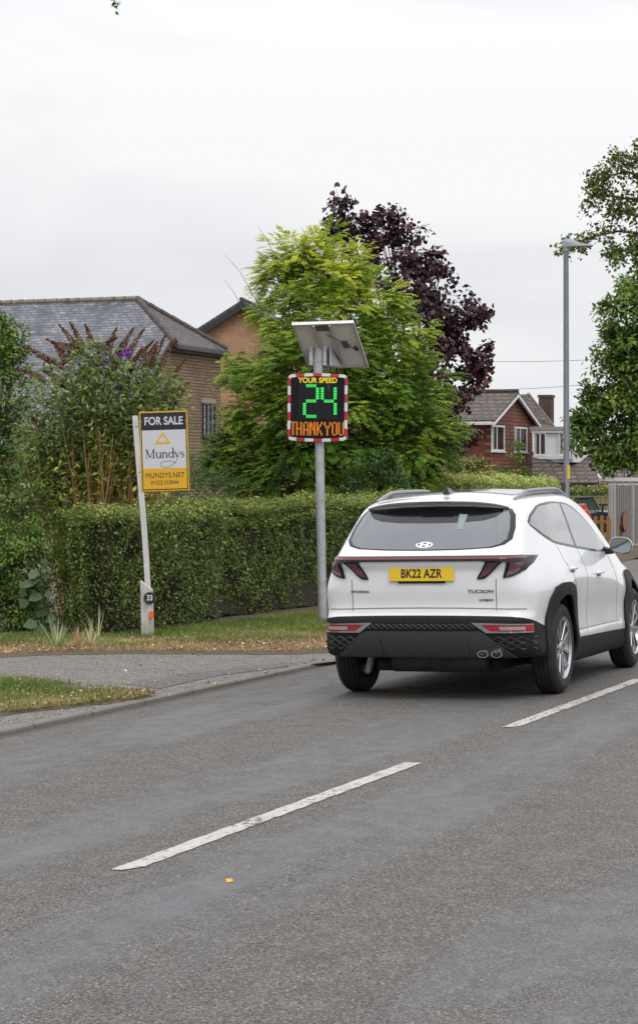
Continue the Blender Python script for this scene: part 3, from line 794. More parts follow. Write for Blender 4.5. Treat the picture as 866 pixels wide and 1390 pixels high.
# ================================================================== speed display on its post
galv = simple('galvanised_steel', (.52, .54, .56), .42, .45, var=.3, scale=9)
white_p = simple('white_paint', (.66, .65, .64), .5, var=.22, scale=10)
def speed_sign():
    Y = 27.4; x0 = (438 - 433) / F * Y
    root = empty('speed_sign', (x0, Y, GZ), 0, 'speed display sign reading 24 THANK YOU on a grey pole with solar panel', 'road sign')
    m = MB(); m.tube([(0, 0, -.1), (-.062, 0, 3.58)], .0535, 20); m.build('pole', galv, root, smooth=40)
    m = MB(); m.lathe([(.001, .006), (.056, .006), (.058, -.03)], 20, Matrix.Translation((-.062, 0, 3.58))); m.build('pole_cap', galv, root, smooth=40)
    # ---- display: local x right, z up, front at -y
    D = empty('display'); D.parent = root; D.location = (-.062, -.10, 2.605); D.rotation_euler = (0, R(.5), R(-3))
    W, H = .362, .395
    def outline(w, h, r, bow=.02, k=7):
        p = []
        for cx, cz, a0 in ((w - r, h - r, 0), (-w + r, h - r, pi / 2), (-w + r, -h + r, pi), (w - r, -h + r, 3 * pi / 2)):
            for j in range(k):
                a = a0 + pi / 2 * j / (k - 1); x = cx + r * cos(a); z = cz + r * sin(a); p.append((x, z))
        q = []
        for i in range(len(p)):
            a, b = p[i], p[(i + 1) % len(p)]; n = 8 if abs(a[0] - b[0]) > .2 else 1
            for j in range(n): q.append((a[0] + (b[0] - a[0]) * j / n, a[1] + (b[1] - a[1]) * j / n))
        return [(x, z + math.copysign(bow, z) * (1 - (x / w)**2) - (0 if z > 0 else 0)) for x, z in q]
    case = simple('display_case', (.16, .16, .17), .5); face = simple('display_face', (.006, .007, .010), .55, spec=.2)
    scr = simple('display_screen', (.010, .011, .014), .45, spec=.25)
    m = MB(); m.prism(outline(W, H, .05), lambda a, b, d: (a, d, b), 0, .07); m.build('casing', case, D, bevel=.004)
    m = MB(); m.prism(outline(W - .035, H - .035, .02, .018), lambda a, b, d: (a, d, b), -.006, .001); m.build('display_face', face, D)
    # red and white retro-reflective border, cut in blocks
    redm = simple('red_reflective', (.46, .018, .035), .4); whm = simple('white_reflective', (.66, .70, .72), .4)
    o_ = outline(W, H, .05); i_ = outline(W - .036, H - .036, .02, .018)
    per = 0; L = []
    for j in range(len(o_)):
        L.append(per); a, b = o_[j], o_[(j + 1) % len(o_)]; per += math.hypot(a[0] - b[0], a[1] - b[1])
    def samp(u, P):
        u = u % per
        for j in range(len(P)):
            e = L[j + 1] if j + 1 < len(P) else per
            if u <= e + 1e-9:
                k = (u - L[j]) / max(1e-9, e - L[j]); a, b = P[j], P[(j + 1) % len(P)]
                return (a[0] + (b[0] - a[0]) * k, a[1] + (b[1] - a[1]) * k)
    nb = 28; 
    for j in range(nb):
        m = MB(); pts_o = [samp(per * (j + k / 6) / nb + .03, o_) for k in range(7)]; pts_i = [samp(per * (j + k / 6) / nb + .03, i_) for k in range(7)]
        m.add([(p[0], -.004, p[1]) for p in pts_o] + [(p[0], -.007, p[1]) for p in pts_i], [(k, k + 1, 8 + k, 7 + k) for k in range(6)])
        m.build('border_block', redm if j % 2 else whm, D)
    m = MB(); m.box((-.235, -.0085, -.14), (.235, -.006, .285)); m.build('led_window', scr, D)
    m = MB(); m.box((.130, -.0098, .205), (.134, -.0086, .285)); m.build('scratch', simple('pale_scratch', (.20, .21, .22), .3), D)
    yel = NT('yellow_lettering').bsdf((.80, .58, .02), .4, emit=(.9, .65, .02), estr=.3)  # printed letters, given a weak glow of their own
    T = Matrix(((1, 0, 0, 0), (0, 0, -1, 0), (0, 1, 0, 0), (0, 0, 0, 1)))
    text_mesh('YOUR SPEED', .088, Matrix.Translation((0, -.009, .325)) @ T, yel, 'display_lettering', D, .001, .0022, .93)
    # 24 in green diode bars; coordinates read from the display in millimetres
    green = emis('green_diodes', (.02, .80, .07), 1.0); greenc = emis('green_diode_cores', (.14, 1.0, .28), 1.25)
    amber = emis('amber_diodes', (1.0, .30, .035), .85)
    def px2(x, y): return ((x - 430) * .00905 * .1 * 10 / 10, 0)
    # zoomed picture: 866 px = 90 px of the photo; 1 photo px = 9.04 mm at this distance
    s = 90 / 866 * 27.4 / F; cx, cz = 432, 515
    def C(u, v): return ((u - cx) * s, (cz - v) * s)
    num = MB(); core = MB()
    def hseg(u0, u1, v):      # horizontal segment made of upright bars
        n = 6
        for i in range(n):
            u = u0 + (u1 - u0) * (i + .5) / n; a = C(u - 7, v + 21); b = C(u + 7, v - 21)
            num.box((a[0], -.0102, a[1]), (b[0], -.0088, b[1])); a = C(u - 3, v + 17); b = C(u + 3, v - 17); core.box((a[0], -.0112, a[1]), (b[0], -.0103, b[1]))
    def vseg(u, v0, v1):
        n = 7
        for i in range(n):
            v = v0 + (v1 - v0) * (i + .5) / n; a = C(u - 21, v + 8); b = C(u + 21, v - 8)
            num.box((a[0], -.0102, a[1]), (b[0], -.0088, b[1])); a = C(u - 17, v + 3.5); b = C(u + 17, v - 3.5); core.box((a[0], -.0112, a[1]), (b[0], -.0103, b[1]))
    hseg(278, 415, 232); vseg(430, 255, 412); hseg(280, 415, 432); vseg(262, 455, 615); hseg(283, 418, 632)
    vseg(492, 252, 412); hseg(514, 645, 432); vseg(660, 250, 410); vseg(663, 455, 610)
    num.build('speed_digits', green, D); core.build('digit_cores', greenc, D)
    glyph = {'T': ["11111", "00100"] + ["00100"] * 9, 'H': ["1001"] * 5 + ["1111"] + ["1001"] * 5,
             'A': ["0110", "1001"] + ["1001"] * 4 + ["1111"] + ["1001"] * 4, 'N': ["1001", "1101", "1101", "1101", "1011", "1011", "1011", "1001", "1001", "1001", "1001"],
             'K': ["1001", "1001", "1010", "1010", "1100", "1100", "1100", "1010", "1010", "1001", "1001"], 'Y': ["10001", "10001", "10001", "01010", "01010"] + ["00100"] * 6,
             'O': ["0110"] + ["1001"] * 9 + ["0110"], 'U': ["1001"] * 10 + ["0110"]}
    th = MB(); u = 82.0
    widths = {'T': 66, 'H': 72, 'A': 80, 'N': 80, 'K': 78, 'Y': 86, 'O': 76, 'U': 70}
    for (chv, u0, u1) in (('T', 84, 146), ('H', 158, 228), ('A', 250, 318), ('N', 334, 402), ('K', 422, 496), ('Y', 520, 606), ('O', 622, 690), ('U', 706, 776)):
        g = glyph[chv]; nc = len(g[0]); nr = len(g)
        pw = (u1 - u0 - 16) / (nc - 1)
        for r_, row in enumerate(g):
            for c_, b_ in enumerate(row):
                if b_ == '1':
                    uu = u0 + 8 + pw * c_; vv = 712 + (872 - 712) * r_ / (nr - 1)
                    for du in (-6, 6):
                        for dv in (-4.5, 4.5):
                            a = C(uu + du - 4.6, vv + dv + 3.6); b = C(uu + du + 4.6, vv + dv - 3.6)
                            th.box((a[0], -.0100, a[1]), (b[0], -.0088, b[1]))
    th.build('message_text', amber, D)
    m = MB()
    for z in (-.26, .26): m.box((-.09, .07, z - .025), (.09, .082, z + .025)); m.lathe([(.058, -.022), (.064, -.022), (.064, .022), (.058, .022)], 18, Matrix.Translation((.0, .10, z)), closed=True)
    m.build('display_bracket', galv, D)
    # ---- solar panel: seen from behind and below
    def P(px, py, Yd): v = at(px, py, Yd); return v - root.location
    A, B, Cc, Dd = P(396, 439.5, 27.02), P(480, 436.5, 27.10), P(500.5, 497, 27.72), P(418, 499.5, 27.64)
    ux = (B - A); uy = (Dd - A); nn = ux.cross(uy).normalized()
    if nn.z < 0: nn = -nn
    pn = empty('solar_panel'); pn.parent = root
    def S(a, b, h): return A + ux * a + uy * b + ((Cc - B) - uy) * a * b + nn * h
    back = simple('panel_backsheet', (.80, .78, .74), .5, var=.08, scale=6); alu = simple('aluminium_frame', (.62, .62, .62), .35, .6, var=.1)
    cell = simple('solar_cells', (.008, .012, .035), .12)
    def slab(a0, a1, b0, b1, h0, h1, mat, nm, par, mb=None):
        mb2 = mb or MB()
        vs = [S(a0, b0, h0), S(a1, b0, h0), S(a1, b1, h0), S(a0, b1, h0), S(a0, b0, h1), S(a1, b0, h1), S(a1, b1, h1), S(a0, b1, h1)]
        mb2.add(vs, [(3, 2, 1, 0), (4, 5, 6, 7), (0, 1, 5, 4), (1, 2, 6, 5), (2, 3, 7, 6), (3, 0, 4, 7)])
        if mb is None: return mb2.build(nm, mat, par)
    slab(.02, .98, .02, .98, .012, .018, back, 'backsheet', pn); slab(.02, .98, .02, .98, .019, .024, cell, 'solar_cells', pn)
    fr = MB()
    for a in ((0, .025, 0, 1), (.975, 1, 0, 1), (.025, .975, 0, .03), (.025, .975, .97, 1)): slab(a[0], a[1], a[2], a[3], -.018, .028, alu, '', None, fr)
    fr.build('frame', alu, pn)
    slab(.70, .79, .42, .56, -.012, .011, simple('junction_box', (.10, .10, .11), .5), 'junction_box', pn)
    m = MB(); q = [S(.79, .49, -.006), S(.84, .55, -.03), S(.90, .50, -.02), S(.93, .56, -.03), S(.90, .62, -.02), S(.86, .55, -.03)]; m.tube(q, .006, 6)
    q = [S(.72, .50, -.01), S(.66, .36, -.03), S(.55, .24, -.04), S(.50, .22, -.05)]; m.tube(q, .004, 6)
    for k in range(9):
        a = k * .7; m.tube([S(.90 + .025 * cos(a), .55 + .03 * sin(a), -.02), S(.90 + .03 * cos(a + 1.5), .55 + .035 * sin(a + 1.5), -.035)], .008, 5)
    m.build('cable', simple('cable_black', (.01, .01, .01), .5), pn)
    # rails and triangular bracket that tilt the panel
    ba = simple('bracket_aluminium', (.58, .58, .57), .4, .5, var=.12)
    for a in (.34, .60): slab(a - .02, a + .02, .03, .97, -.035, .010, alu, 'mounting_rail', pn)
    slab(.36, .58, .03, .17, -.004, .011, simple('dark_plate', (.12, .115, .11), .6), 'top_plate', pn)  # plate of one even dark grey
    m = MB(); px_ = -.058
    top = Vector((px_, -.0, 3.48)); bot = Vector((px_, 0, 3.10))
    for sx in (.075, .150):
        s1 = S(.50 + sx * .6, .25, -.02); s2 = S(.50 + sx * .6, .97, -.02)
        t_ = Vector((px_ + sx, -.01, 3.50)); b_ = Vector((px_ + sx, .0, 3.12)); w_ = Vector((.004, 0, 0))
        for (p, q) in ((t_, s2 + Vector((0, 0, .02))), (b_, s2), (t_, s1), (b_, t_)):
            m.tube([p, q], .012, 6)
        m.prism([(0, 0), (1, 0), (0, 1)], lambda a, b, d: b_ * (1 - a - b) + t_ * b + s2 * a + Vector((d, 0, 0)), -.003, .003)
    m.build('tilt_bracket', ba, pn)
    m = MB()
    m.box((px_ - .105, -.015, 3.12), (px_ - .060, .0, 3.50)); m.box((px_ + .060, -.015, 3.12), (px_ + .105, .0, 3.50))
    m.build('clamp_plate', ba, pn, bevel=.003)
    for z in (3.17, 3.31, 3.46):
        m = MB(); m.lathe([(.054, -.008), (.060, -.008), (.060, .008), (.054, .008)], 20, Matrix.Translation((px_, 0, z)), closed=True)
        m.tube([(px_ - .09, -.02, z), (px_ - .09, -.045, z)], .008, 6); m.tube([(px_ + .09, -.02, z), (px_ + .09, -.045, z)], .008, 6)
        m.build('pole_clamp', galv, pn)
speed_sign()

# ================================================================== for-sale board
def sale_board():
    Y = 24.7; base = at(204, 862, Y); base.z = GZ
    g = Vector(base)
    sl = Vector(((184 - 203.5) / F * Y, 0, (862 - 560) / F * Y))        # lean of the post
    up = sl.normalized(); ang = math.atan2(sl.x, sl.z)
    root = empty('for_sale_board', g, 0, 'leaning white post with FOR SALE board in black, white and yellow', 'estate agent board')
    B = Matrix.Rotation(ang, 4, 'Y')
    tilt = empty('board_post'); bpy.data.objects.remove(tilt)
    # post: starts above the short stump, slightly crooked
    yb = R(-16)
    def L(x, y, z): return B @ Vector((x, y, z))
    tot = sl.length
    m = MB()
    for (x0, x1, y0, y1) in ((-.030, .030, -.025, .025),):
        zz = np.linspace(-.05, tot, 9); vs = []
        for z in zz:
            k = .012 * sin(z * 1.7)
            vs += [L(x0 + k, y0, z), L(x1 + k, y0, z), L(x1 + k, y1, z), L(x0 + k, y1, z)]
        fs = [(i * 4 + j, i * 4 + (j + 1) % 4, i * 4 + 4 + (j + 1) % 4, i * 4 + 4 + j) for i in range(8) for j in range(4)] + [(3, 2, 1, 0), (32, 33, 34, 35)]
        m.add(vs, fs)
    m.build('post', white_p, root, bevel=.003)
    m = MB()
    for z in (tot - .12, tot - .62): m.lathe([(.001, .004), (.008, .004), (.008, 0)], 8, Matrix.Translation(L(.0, -.0255, z)) @ Matrix.Rotation(pi / 2, 4, 'X'))
    m.build('screw', simple('screw_dark', (.05, .045, .04), .5), root)
    # board hangs to the right of the post; flat panel with its own slight counter-tilt
    bx = Vector((at(187.5, 558.5, Y) - base)); Mx = Matrix.Translation(bx + Vector((0, -.028, 0))) @ Matrix.Rotation(R(5.2 + .0), 4, 'Y') 
    # axes from the four corners seen in the photo
    c00 = at(196, 667.5, Y) - base; c10 = at(261.5, 665, Y) - base; c11 = at(252.5, 557.5, Y) - base; c01 = at(187.5, 559, Y) - base
    ex = ((c10 - c00) + (c11 - c01)) / 2; ez = ((c01 - c00) + (c11 - c10)) / 2; w = ex.length; h = ez.length
    ex.normalize(); ez = (ez - ex * ez.dot(ex)).normalized(); ey = ez.cross(ex)
    cen = (c00 + c10 + c11 + c01) / 4 + Vector((-.008, -.034, 0))
    BM = Matrix(((ex.x, ey.x, ez.x, cen.x), (ex.y, ey.y, ez.y, cen.y), (ex.z, ey.z, ez.z, cen.z), (0, 0, 0, 1)))
    board = empty('board'); board.parent = root; board.matrix_local = BM
    yel = simple('board_yellow', (.72, .40, .012), .4, var=.06); blk = simple('board_black', (.014, .015, .022), .4)
    wht = simple('board_white', (.60, .61, .64), .4, var=.05); timb = simple('board_edge', (.62, .45, .12), .6)
    ink = simple('ink', (.03, .03, .035), .5); gold = simple('gold_ink', (.72, .42, .02), .4)
    a, b = w / 2, h / 2
    m = MB(); m.box((-a, 0, -b), (a, .010, b)); m.build('board_panel', yel, board, bevel=.002)
    m = MB(); e = .014; f_ = .010
    m.box((-a + e, -.002, -b + e), (a - e, -.0004, b - e)); m.build('black_border', blk, board)
    zt = b - .235 * h; zb = -b + .285 * h
    m = MB(); m.box((-a + e + f_, -.0035, zb), (a - e - f_, -.0022, zt)); m.build('white_field', wht, board)
    m = MB(); m.box((-a + e + f_, -.0035, -b + e + f_), (a - e - f_, -.0022, zb)); m.build('yellow_field', yel, board)
    T = Matrix(((1, 0, 0, 0), (0, 0, -1, 0), (0, 1, 0, 0), (0, 0, 0, 1)))
    def tx(s, size, x, z, mat, sx=1, off=0, nm='lettering', sp=1.0): return text_mesh(s, size, Matrix.Translation((x, -.0045, z)) @ T, mat, nm, board, .0008, off, sx, 'CENTER', sp)
    tx('FOR SALE', .120, 0, b - .125 * h, wht, .82, .0032)
    for x in (-.245, .245): 
        m = MB(); m.lathe([(.001, 0), (.006, 0), (.006, .002)], 8, Matrix.Translation((x, -.0045, b - .125 * h)) @ Matrix.Rotation(pi / 2, 4, 'X')); m.build('fixing', wht, board)
    tx('MUNDYS.NET', .080, 0, -b + .195 * h, ink, .84, 0, 'lettering', 1.04); tx('01522 510044', .062, -.005, -b + .105 * h, ink, .84, 0)
    # triangle emblem
    m = MB(); x0, z0 = -.012, zt - .105
    def tri(r1, r2):
        o1 = [(0, r1 * 1.05), (-r1 * 1.08, -r1 * .62), (r1 * 1.08, -r1 * .62)]; o2 = [(0, r2 * 1.0), (-r2 * 1.08, -r2 * .50), (r2 * 1.08, -r2 * .50)]
        vs = [(x0 + p[0], -.0046, z0 + p[1]) for p in o1] + [(x0 + p[0], -.0046, z0 + p[1]) for p in o2]
        m.add(vs, [(i, (i + 1) % 3, 3 + (i + 1) % 3, 3 + i) for i in range(3)])
    tri(.082, .048); m.build('triangle_emblem', gold, board)
    # serif word: strokes with thick stems, thin joins and little feet
    m = MB(); zb0 = zt - .305; xh = .062; cap = .098
    def st(p, q, w_): 
        p = Vector((p[0], p[1])); q = Vector((q[0], q[1])); d = (q - p).normalized(); n_ = Vector((-d.y, d.x)) * w_ / 2
        m.add([(v.x, -.0046 - .0002 * (len(m.f) % 5), v.y) for v in (p + n_, q + n_, q - n_, p - n_)], [(0, 1, 2, 3)])
    def arc(cx, cz, rx, rz, a0, a1, w0, w1=None, n=12):
        w1 = w1 or w0
        for i in range(n):
            t0 = a0 + (a1 - a0) * i / n; t1 = a0 + (a1 - a0) * (i + 1.15) / n
            ww = w0 + (w1 - w0) * abs(cos((t0 + t1) / 2))
            st((cx + rx * cos(t0), cz + rz * sin(t0)), (cx + rx * cos(t1), cz + rz * sin(t1)), ww)
    x = -.205; K_, T_ = .013, .0055; Z = zb0
    def foot(xc, z, w_=.026): st((xc - w_ / 2, z), (xc + w_ / 2, z), .005)
    # M
    st((x + .012, Z), (x + .012, Z + cap), T_); st((x + .010, Z + cap), (x + .050, Z + .004), K_); st((x + .050, Z + .004), (x + .088, Z + cap), T_); st((x + .088, Z), (x + .088, Z + cap), K_)
    foot(x + .012, Z + .002); foot(x + .088, Z + .002, .032); foot(x + .006, Z + cap - .002, .022); foot(x + .094, Z + cap - .002, .022); x += .112
    # u
    st((x + .010, Z + .022), (x + .010, Z + xh), K_); arc(x + .029, Z + .022, .019, .022, pi, 2 * pi, T_, K_); st((x + .050, Z), (x + .050, Z + xh), K_); foot(x + .004, Z + xh - .002, .018); foot(x + .044, Z + xh - .002, .018); foot(x + .056, Z + .002, .018); x += .068
    # n
    st((x + .010, Z), (x + .010, Z + xh), K_); arc(x + .030, Z + xh - .022, .019, .022, 0, pi, T_, K_); st((x + .050, Z), (x + .050, Z + xh - .02), K_); foot(x + .010, Z + .002); foot(x + .050, Z + .002); foot(x + .004, Z + xh - .002, .016); x += .070
    # d
    arc(x + .028, Z + xh / 2, .024, xh / 2 - .002, 0, 2 * pi, T_, K_, 18); st((x + .052, Z), (x + .052, Z + cap + .010), K_); foot(x + .046, Z + cap + .008, .018); foot(x + .058, Z + .002, .016); x += .066
    # y with its long looping tail
    st((x + .006, Z + xh), (x + .030, Z + .006), K_); st((x + .056, Z + xh), (x + .026, Z - .012), T_); foot(x + .006, Z + xh - .002, .022); foot(x + .056, Z + xh - .002, .018)
    tail = [(x + .026, Z - .012), (x + .010, Z - .045), (x - .020, Z - .070), (x - .060, Z - .098), (x - .105, Z - .104), (x - .145, Z - .092), (x - .160, Z - .070), (x - .145, Z - .050), (x - .105, Z - .038), (x - .055, Z - .036), (x - .005, Z - .048), (x + .012, Z - .066)]
    tt = []
    for i in range(len(tail) - 1):
        p0 = Vector(tail[max(i - 1, 0)]); p1 = Vector(tail[i]); p2 = Vector(tail[i + 1]); p3 = Vector(tail[min(i + 2, len(tail) - 1)])
        for k in range(5):
            q = k / 5; tt.append(.5 * ((2 * p1) + (-p0 + p2) * q + (2 * p0 - 5 * p1 + 4 * p2 - p3) * q * q + (-p0 + 3 * p1 - 3 * p2 + p3) * q**3))
    for i in range(len(tt) - 1): st(tt[i], tt[i + 1] + (tt[i + 1] - tt[i]) * .1, .0045)
    x += .066
    # s
    arc(x + .020, Z + xh * .74, .016, .015, .2, pi * 1.35, T_, T_ + .002); arc(x + .020, Z + xh * .26, .017, .016, -pi * .8, pi * .45, T_, T_ + .002); st((x + .006, Z + xh * .62), (x + .034, Z + xh * .38), K_)
    m.build('word_mark', ink, board)
    # stump with house number and reflector
    st_root = empty('marker_post', base + Vector((-.012, -.10, 0)), 0, 'short white wooden marker post with slanted top, number 33 and orange reflector', 'marker post')
    m = MB(); bt = .085; hh = .635; lean = -.022
    sec = lambda z: [(-.075 + lean * z, -.04, z), (.048 + lean * z, -.055, z), (.062 + lean * z, .03, z), (-.065 + lean * z, .045, z)]
    lo_, hi_ = sec(-.08), sec(hh); hi_ = [(x_, y_, z_ - (.0 if i in (0, 3) else .10)) for i, (x_, y_, z_) in enumerate(hi_)]
    m.add(lo_ + hi_, [(3, 2, 1, 0), (4, 5, 6, 7), (0, 1, 5, 4), (1, 2, 6, 5), (2, 3, 7, 6), (3, 0, 4, 7)])
    wp = NT('worn_white_paint'); c = wp.co('Object'); ff = wp.noise(wp.co('Object', (1, 1, .25)), 22, 6, .7); sp = wp.n('ShaderNodeSeparateXYZ'); wp.l(c, sp.inputs[0])
    low = wp.ramp(sp.outputs[2], [(.02, 1), (.22, 0)])
    cc = wp.mix(wp.ramp(ff, [(.45, 0), (.65, 1)]), (.56, .54, .52), (.36, .33, .31)); cc = wp.mix(wp.math('MULTIPLY', low, .6), cc, (.20, .19, .12))
    m.build('post', wp.bsdf(cc, .7), st_root, bevel=.004)
    dx = .018
    Dm = Matrix.Translation((dx, -.062, .445)) @ Matrix.Rotation(pi / 2, 4, 'X')
    m = MB(); m.lathe([(.001, .010), (.052, .010), (.054, .014), (.060, .014), (.066, .009), (.066, 0), (.001, 0)], 36, Dm); disc = m.build('number_disc', simple('slate_black', (.022, .023, .028), .45), st_root, smooth=30)
    text_mesh('33', .085, Matrix.Translation((dx, -.0745, .445)) @ T, simple('white_number', (.75, .75, .74), .4), 'number_text', disc, .0015, .0015, .80)
    m = MB(); m.prism([(.024 * cos(a) * (1.0), .044 * np.sign(sin(a)) * abs(sin(a))**.6) for a in np.linspace(0, 2 * pi, 20, endpoint=False)], lambda a, b, d: (dx + .018 + a, d, .262 + b), -.078, -.055)
    m.build('reflector', simple('orange_reflector', (.80, .16, .008), .3), st_root, bevel=.004)
sale_board()

# ================================================================== street lamp
def lamp():
    Y = 38.0; p = at(769, 650, Y); p.z = GZ
    root = empty('street_lamp', p, 0, 'tall thin grey steel street lamp with flat lantern head', 'street lamp')
    m = MB(); m.tube([(0, 0, -.1), (0, 0, 1.2)], .078, 16); m.tube([(0, 0, 1.2), (0, 0, 1.26), (-.01, 0, 5.62)], [.078, .052, .044], 16)
    m.build('column', simple('lamp_grey', (.22, .235, .26), .45, .5, var=.2, scale=3), root, smooth=40)
    m = MB(); m.add([(.058 * cos(a), .058 * sin(a), z) for z in (1.74, 1.97) for a in np.linspace(-1.5, .3, 9)], [(i, i + 1, 10 + i, 9 + i) for i in range(8)]); m.build('yellow_band', simple('yellow_sticker', (.75, .50, .03), .5), root, smooth=40)
    m = MB(); z = 5.66
    prof = [(-.055, z + .02), (-.06, z + .09), (-.02, z + .13), (.10, z + .105), (.22, z + .045), (.44, z + .012), (.44, z - .006), (.20, z - .004), (.06, z - .012), (-.05, z - .02)]
    hw = [.045, .06, .06, .08, .11, .12, .12, .11, .08, .05]
    vs = [(a, -w_, b) for (a, b), w_ in zip(prof, hw)] + [(a, w_, b) for (a, b), w_ in zip(prof, hw)]; n = len(prof)
    m.add(vs, [tuple(range(n)), tuple(range(n, 2 * n))[::-1]] + [(i, n + i, n + (i + 1) % n, (i + 1) % n) for i in range(n)])
    hd = m.build('lantern', simple('lantern_grey', (.42, .44, .47), .4, .3), root, bevel=.004)
    m = MB(); m.lathe([(.048, -.08), (.052, -.08), (.052, .03), (.03, .05)], 16, Matrix.Translation((-.01, 0, z - .01))); m.build('spigot', simple('spigot', (.28, .29, .31), .5, .4), root, smooth=40)
    m = MB(); m.lathe([(.028, 0), (.028, .05), (.018, .058), (.001, .058)], 14, Matrix.Translation((.02, 0, z + .125))); m.build('light_sensor', simple('sensor_blue', (.03, .07, .16), .3), hd, smooth=40)
    m = MB(); m.box((-.09, -.065, 1.55), (-.05, .0, 1.68)); m.build('notice_plate', simple('small_plate', (.05, .05, .05), .5), root, bevel=.004)
lamp()
# ================================================================== foliage
GAIN = 2.05
def leafmat(name, stops, rough=.48, transl=.30, spec=.32):
    stops = [(p, tuple(min(.8, v * GAIN) for v in c)) for p, c in stops]
    t = NT(name); a = t.n('ShaderNodeAttribute'); a.attribute_name = 'tint'
    col = t.ramp(a.outputs['Fac'], stops)
    return t.bsdf(col, rough, transl=transl, spec=spec)
bark = NT('bark'); _c = bark.co('Object', (1, 1, .25)); _f = bark.noise(_c, 18, 6, .7)
m_bark = bark.bsdf(bark.mix(_f, (.060, .045, .032), (.17, .135, .10)), .9, bump=bark.bump(_f, .6, .01))

def unit(v): return v / (np.linalg.norm(v, axis=1)[:, None] + 1e-9)
def rdir(n, r=rng):
    v = r.normal(size=(n, 3)); return unit(v)
def leaves(P, U, N, L, W, fold=.15, base=0.0):
    """one kite-shaped folded leaf each: 4 verts -> V (4n,3), Q (n,4)"""
    n = len(P); U = unit(U); S = unit(np.cross(N, U)); Nn = np.cross(U, S)
    L = np.broadcast_to(L, n)[:, None]; W = np.broadcast_to(W, n)[:, None]
    a = P + U * L * base; b = P + U * L * .42 + S * W * .5 + Nn * W * fold; c = P + U * L - Nn * L * .12; d = P + U * L * .42 - S * W * .5 + Nn * W * fold
    V = np.stack([a, b, c, d], 1).reshape(-1, 3); Q = np.arange(4 * n).reshape(n, 4)
    return V, Q
def lobed(P, U, N, L, W):
    """broad maple-like leaf: 7 verts, 3 quads"""
    n = len(P); U = unit(U); S = unit(np.cross(N, U)); Nn = np.cross(U, S)
    L = np.broadcast_to(L, n)[:, None]; W = np.broadcast_to(W, n)[:, None]
    pts = [P, P + S * W * .55 + U * L * .10 + Nn * W * .12, P + S * W * .30 + U * L * .45, P + S * W * .45 + U * L * .72 + Nn * W * .1,
           P + U * L, P - S * W * .45 + U * L * .72 + Nn * W * .1, P - S * W * .30 + U * L * .45, P - S * W * .55 + U * L * .10 + Nn * W * .12]
    V = np.stack(pts, 1).reshape(-1, 3); b = (np.arange(n) * 8)[:, None]
    Q = np.concatenate([b + np.array([[0, 1, 2, 3]]), b + np.array([[0, 3, 4, 5]]), b + np.array([[0, 5, 6, 7]])], 0)
    return V, Q

def clumps_from_blobs(blobs, Y, per, rad, r=rng, squash=.8):
    """blobs: (px, py, r_px, dY). returns clump centres, radii, outward directions"""
    C = []; Rr = []; O = []
    for (px, py, rp, dY) in blobs:
        c = np.array(at(px, py, Y)); c[1] += dY; R_ = rp / F * Y
        k = int(per * R_ * R_) + 3
        d = rdir(k, r); d[:, 2] = d[:, 2] * 1.0
        rr = R_ * (r.random(k)**.45)
        C.append(c + d * rr[:, None] * np.array([1, .8, 1])); Rr.append(np.full(k, rad) * r.uniform(.7, 1.3, k)); O.append(d)
    return np.concatenate(C), np.concatenate(Rr), np.concatenate(O)

def limbs(root, Y, base, blobs, r0, mat, nsub=3, name='trunk', fork=None):
    """tapered trunk with limbs running to the blobs"""
    m = MB(); base = Vector(base)
    tops = [Vector(at(px, py, Y)) + Vector((0, dY, 0)) for px, py, rp, dY in blobs]
    cen = sum(tops, Vector()) / len(tops)
    f = fork if fork is not None else .35
    crown0 = Vector((base.x * .6 + cen.x * .4, base.y * .6 + cen.y * .4, base.z + (cen.z - base.z) * f))
    hi = max(t.z for t in tops); topc = Vector((cen.x, cen.y, base.z + (hi - base.z) * .8))
    tp = [base, base.lerp(crown0, .5) + Vector((.03, 0, 0)), crown0, crown0.lerp(topc, .5) + Vector((-.05, .03, 0)), topc]
    m.tube(tp, [r0, r0 * .85, r0 * .7, r0 * .4, r0 * .12], 10)
    for i, t_ in enumerate(tops):
        k = random.uniform(.0, .6); st_ = crown0.lerp(topc, k)
        if t_.z < st_.z: st_ = crown0
        mid = st_.lerp(t_, .5) + Vector((random.uniform(-.1, .1), random.uniform(-.1, .1), .12))
        rr = r0 * .38
        m.tube([st_, mid, t_], [rr, rr * .6, rr * .2], 6)
        rp = blobs[i][2] / F * Y
        for _ in range(nsub):
            d = Vector(rdir(1)[0]); d.z = abs(d.z) * .6; e = t_ + d * rp * .85
            m.tube([mid.lerp(t_, random.uniform(.2, 1)), t_.lerp(e, .5) + Vector((0, 0, .05)), e], [rr * .3, rr * .18, rr * .06], 5, cap=False)
    m_ = m.build(name, mat, root, smooth=50)
    return m_

def to_local(o, root):
    o.parent = root; o.matrix_parent_inverse = root.matrix_world.inverted()
def mk_root(name, loc, label, cat, group=None):
    o = empty(name, loc, 0, label, cat, group); o.matrix_world = Matrix.Translation(loc); return o
def add_leaves(name, V, Q, tint, mat, root):
    o = np_mesh(name, V - np.array(root.location), Q, mat, root, tint); return o
def shift(mesh_o, root):
    mesh_o.data.transform(Matrix.Translation(-Vector(root.location)))

def scatter(C, Rr, O, n_per, r=rng, up=.35, jitter=.8, flat=.8):
    k = len(C); idx = np.repeat(np.arange(k), n_per)
    d = rdir(len(idx), r); rad = Rr[idx] * r.random(len(idx))**.4
    P = C[idx] + d * rad[:, None] * np.array([1, 1, flat])
    out = unit(O[idx] * .6 + d * .8 + np.array([0, 0, up]))
    N = unit(out + rdir(len(idx), r) * jitter * .6 + np.array([0, 0, .45]))
    U = unit(rdir(len(idx), r) * jitter + out * .7)
    return P, U, N, idx, d

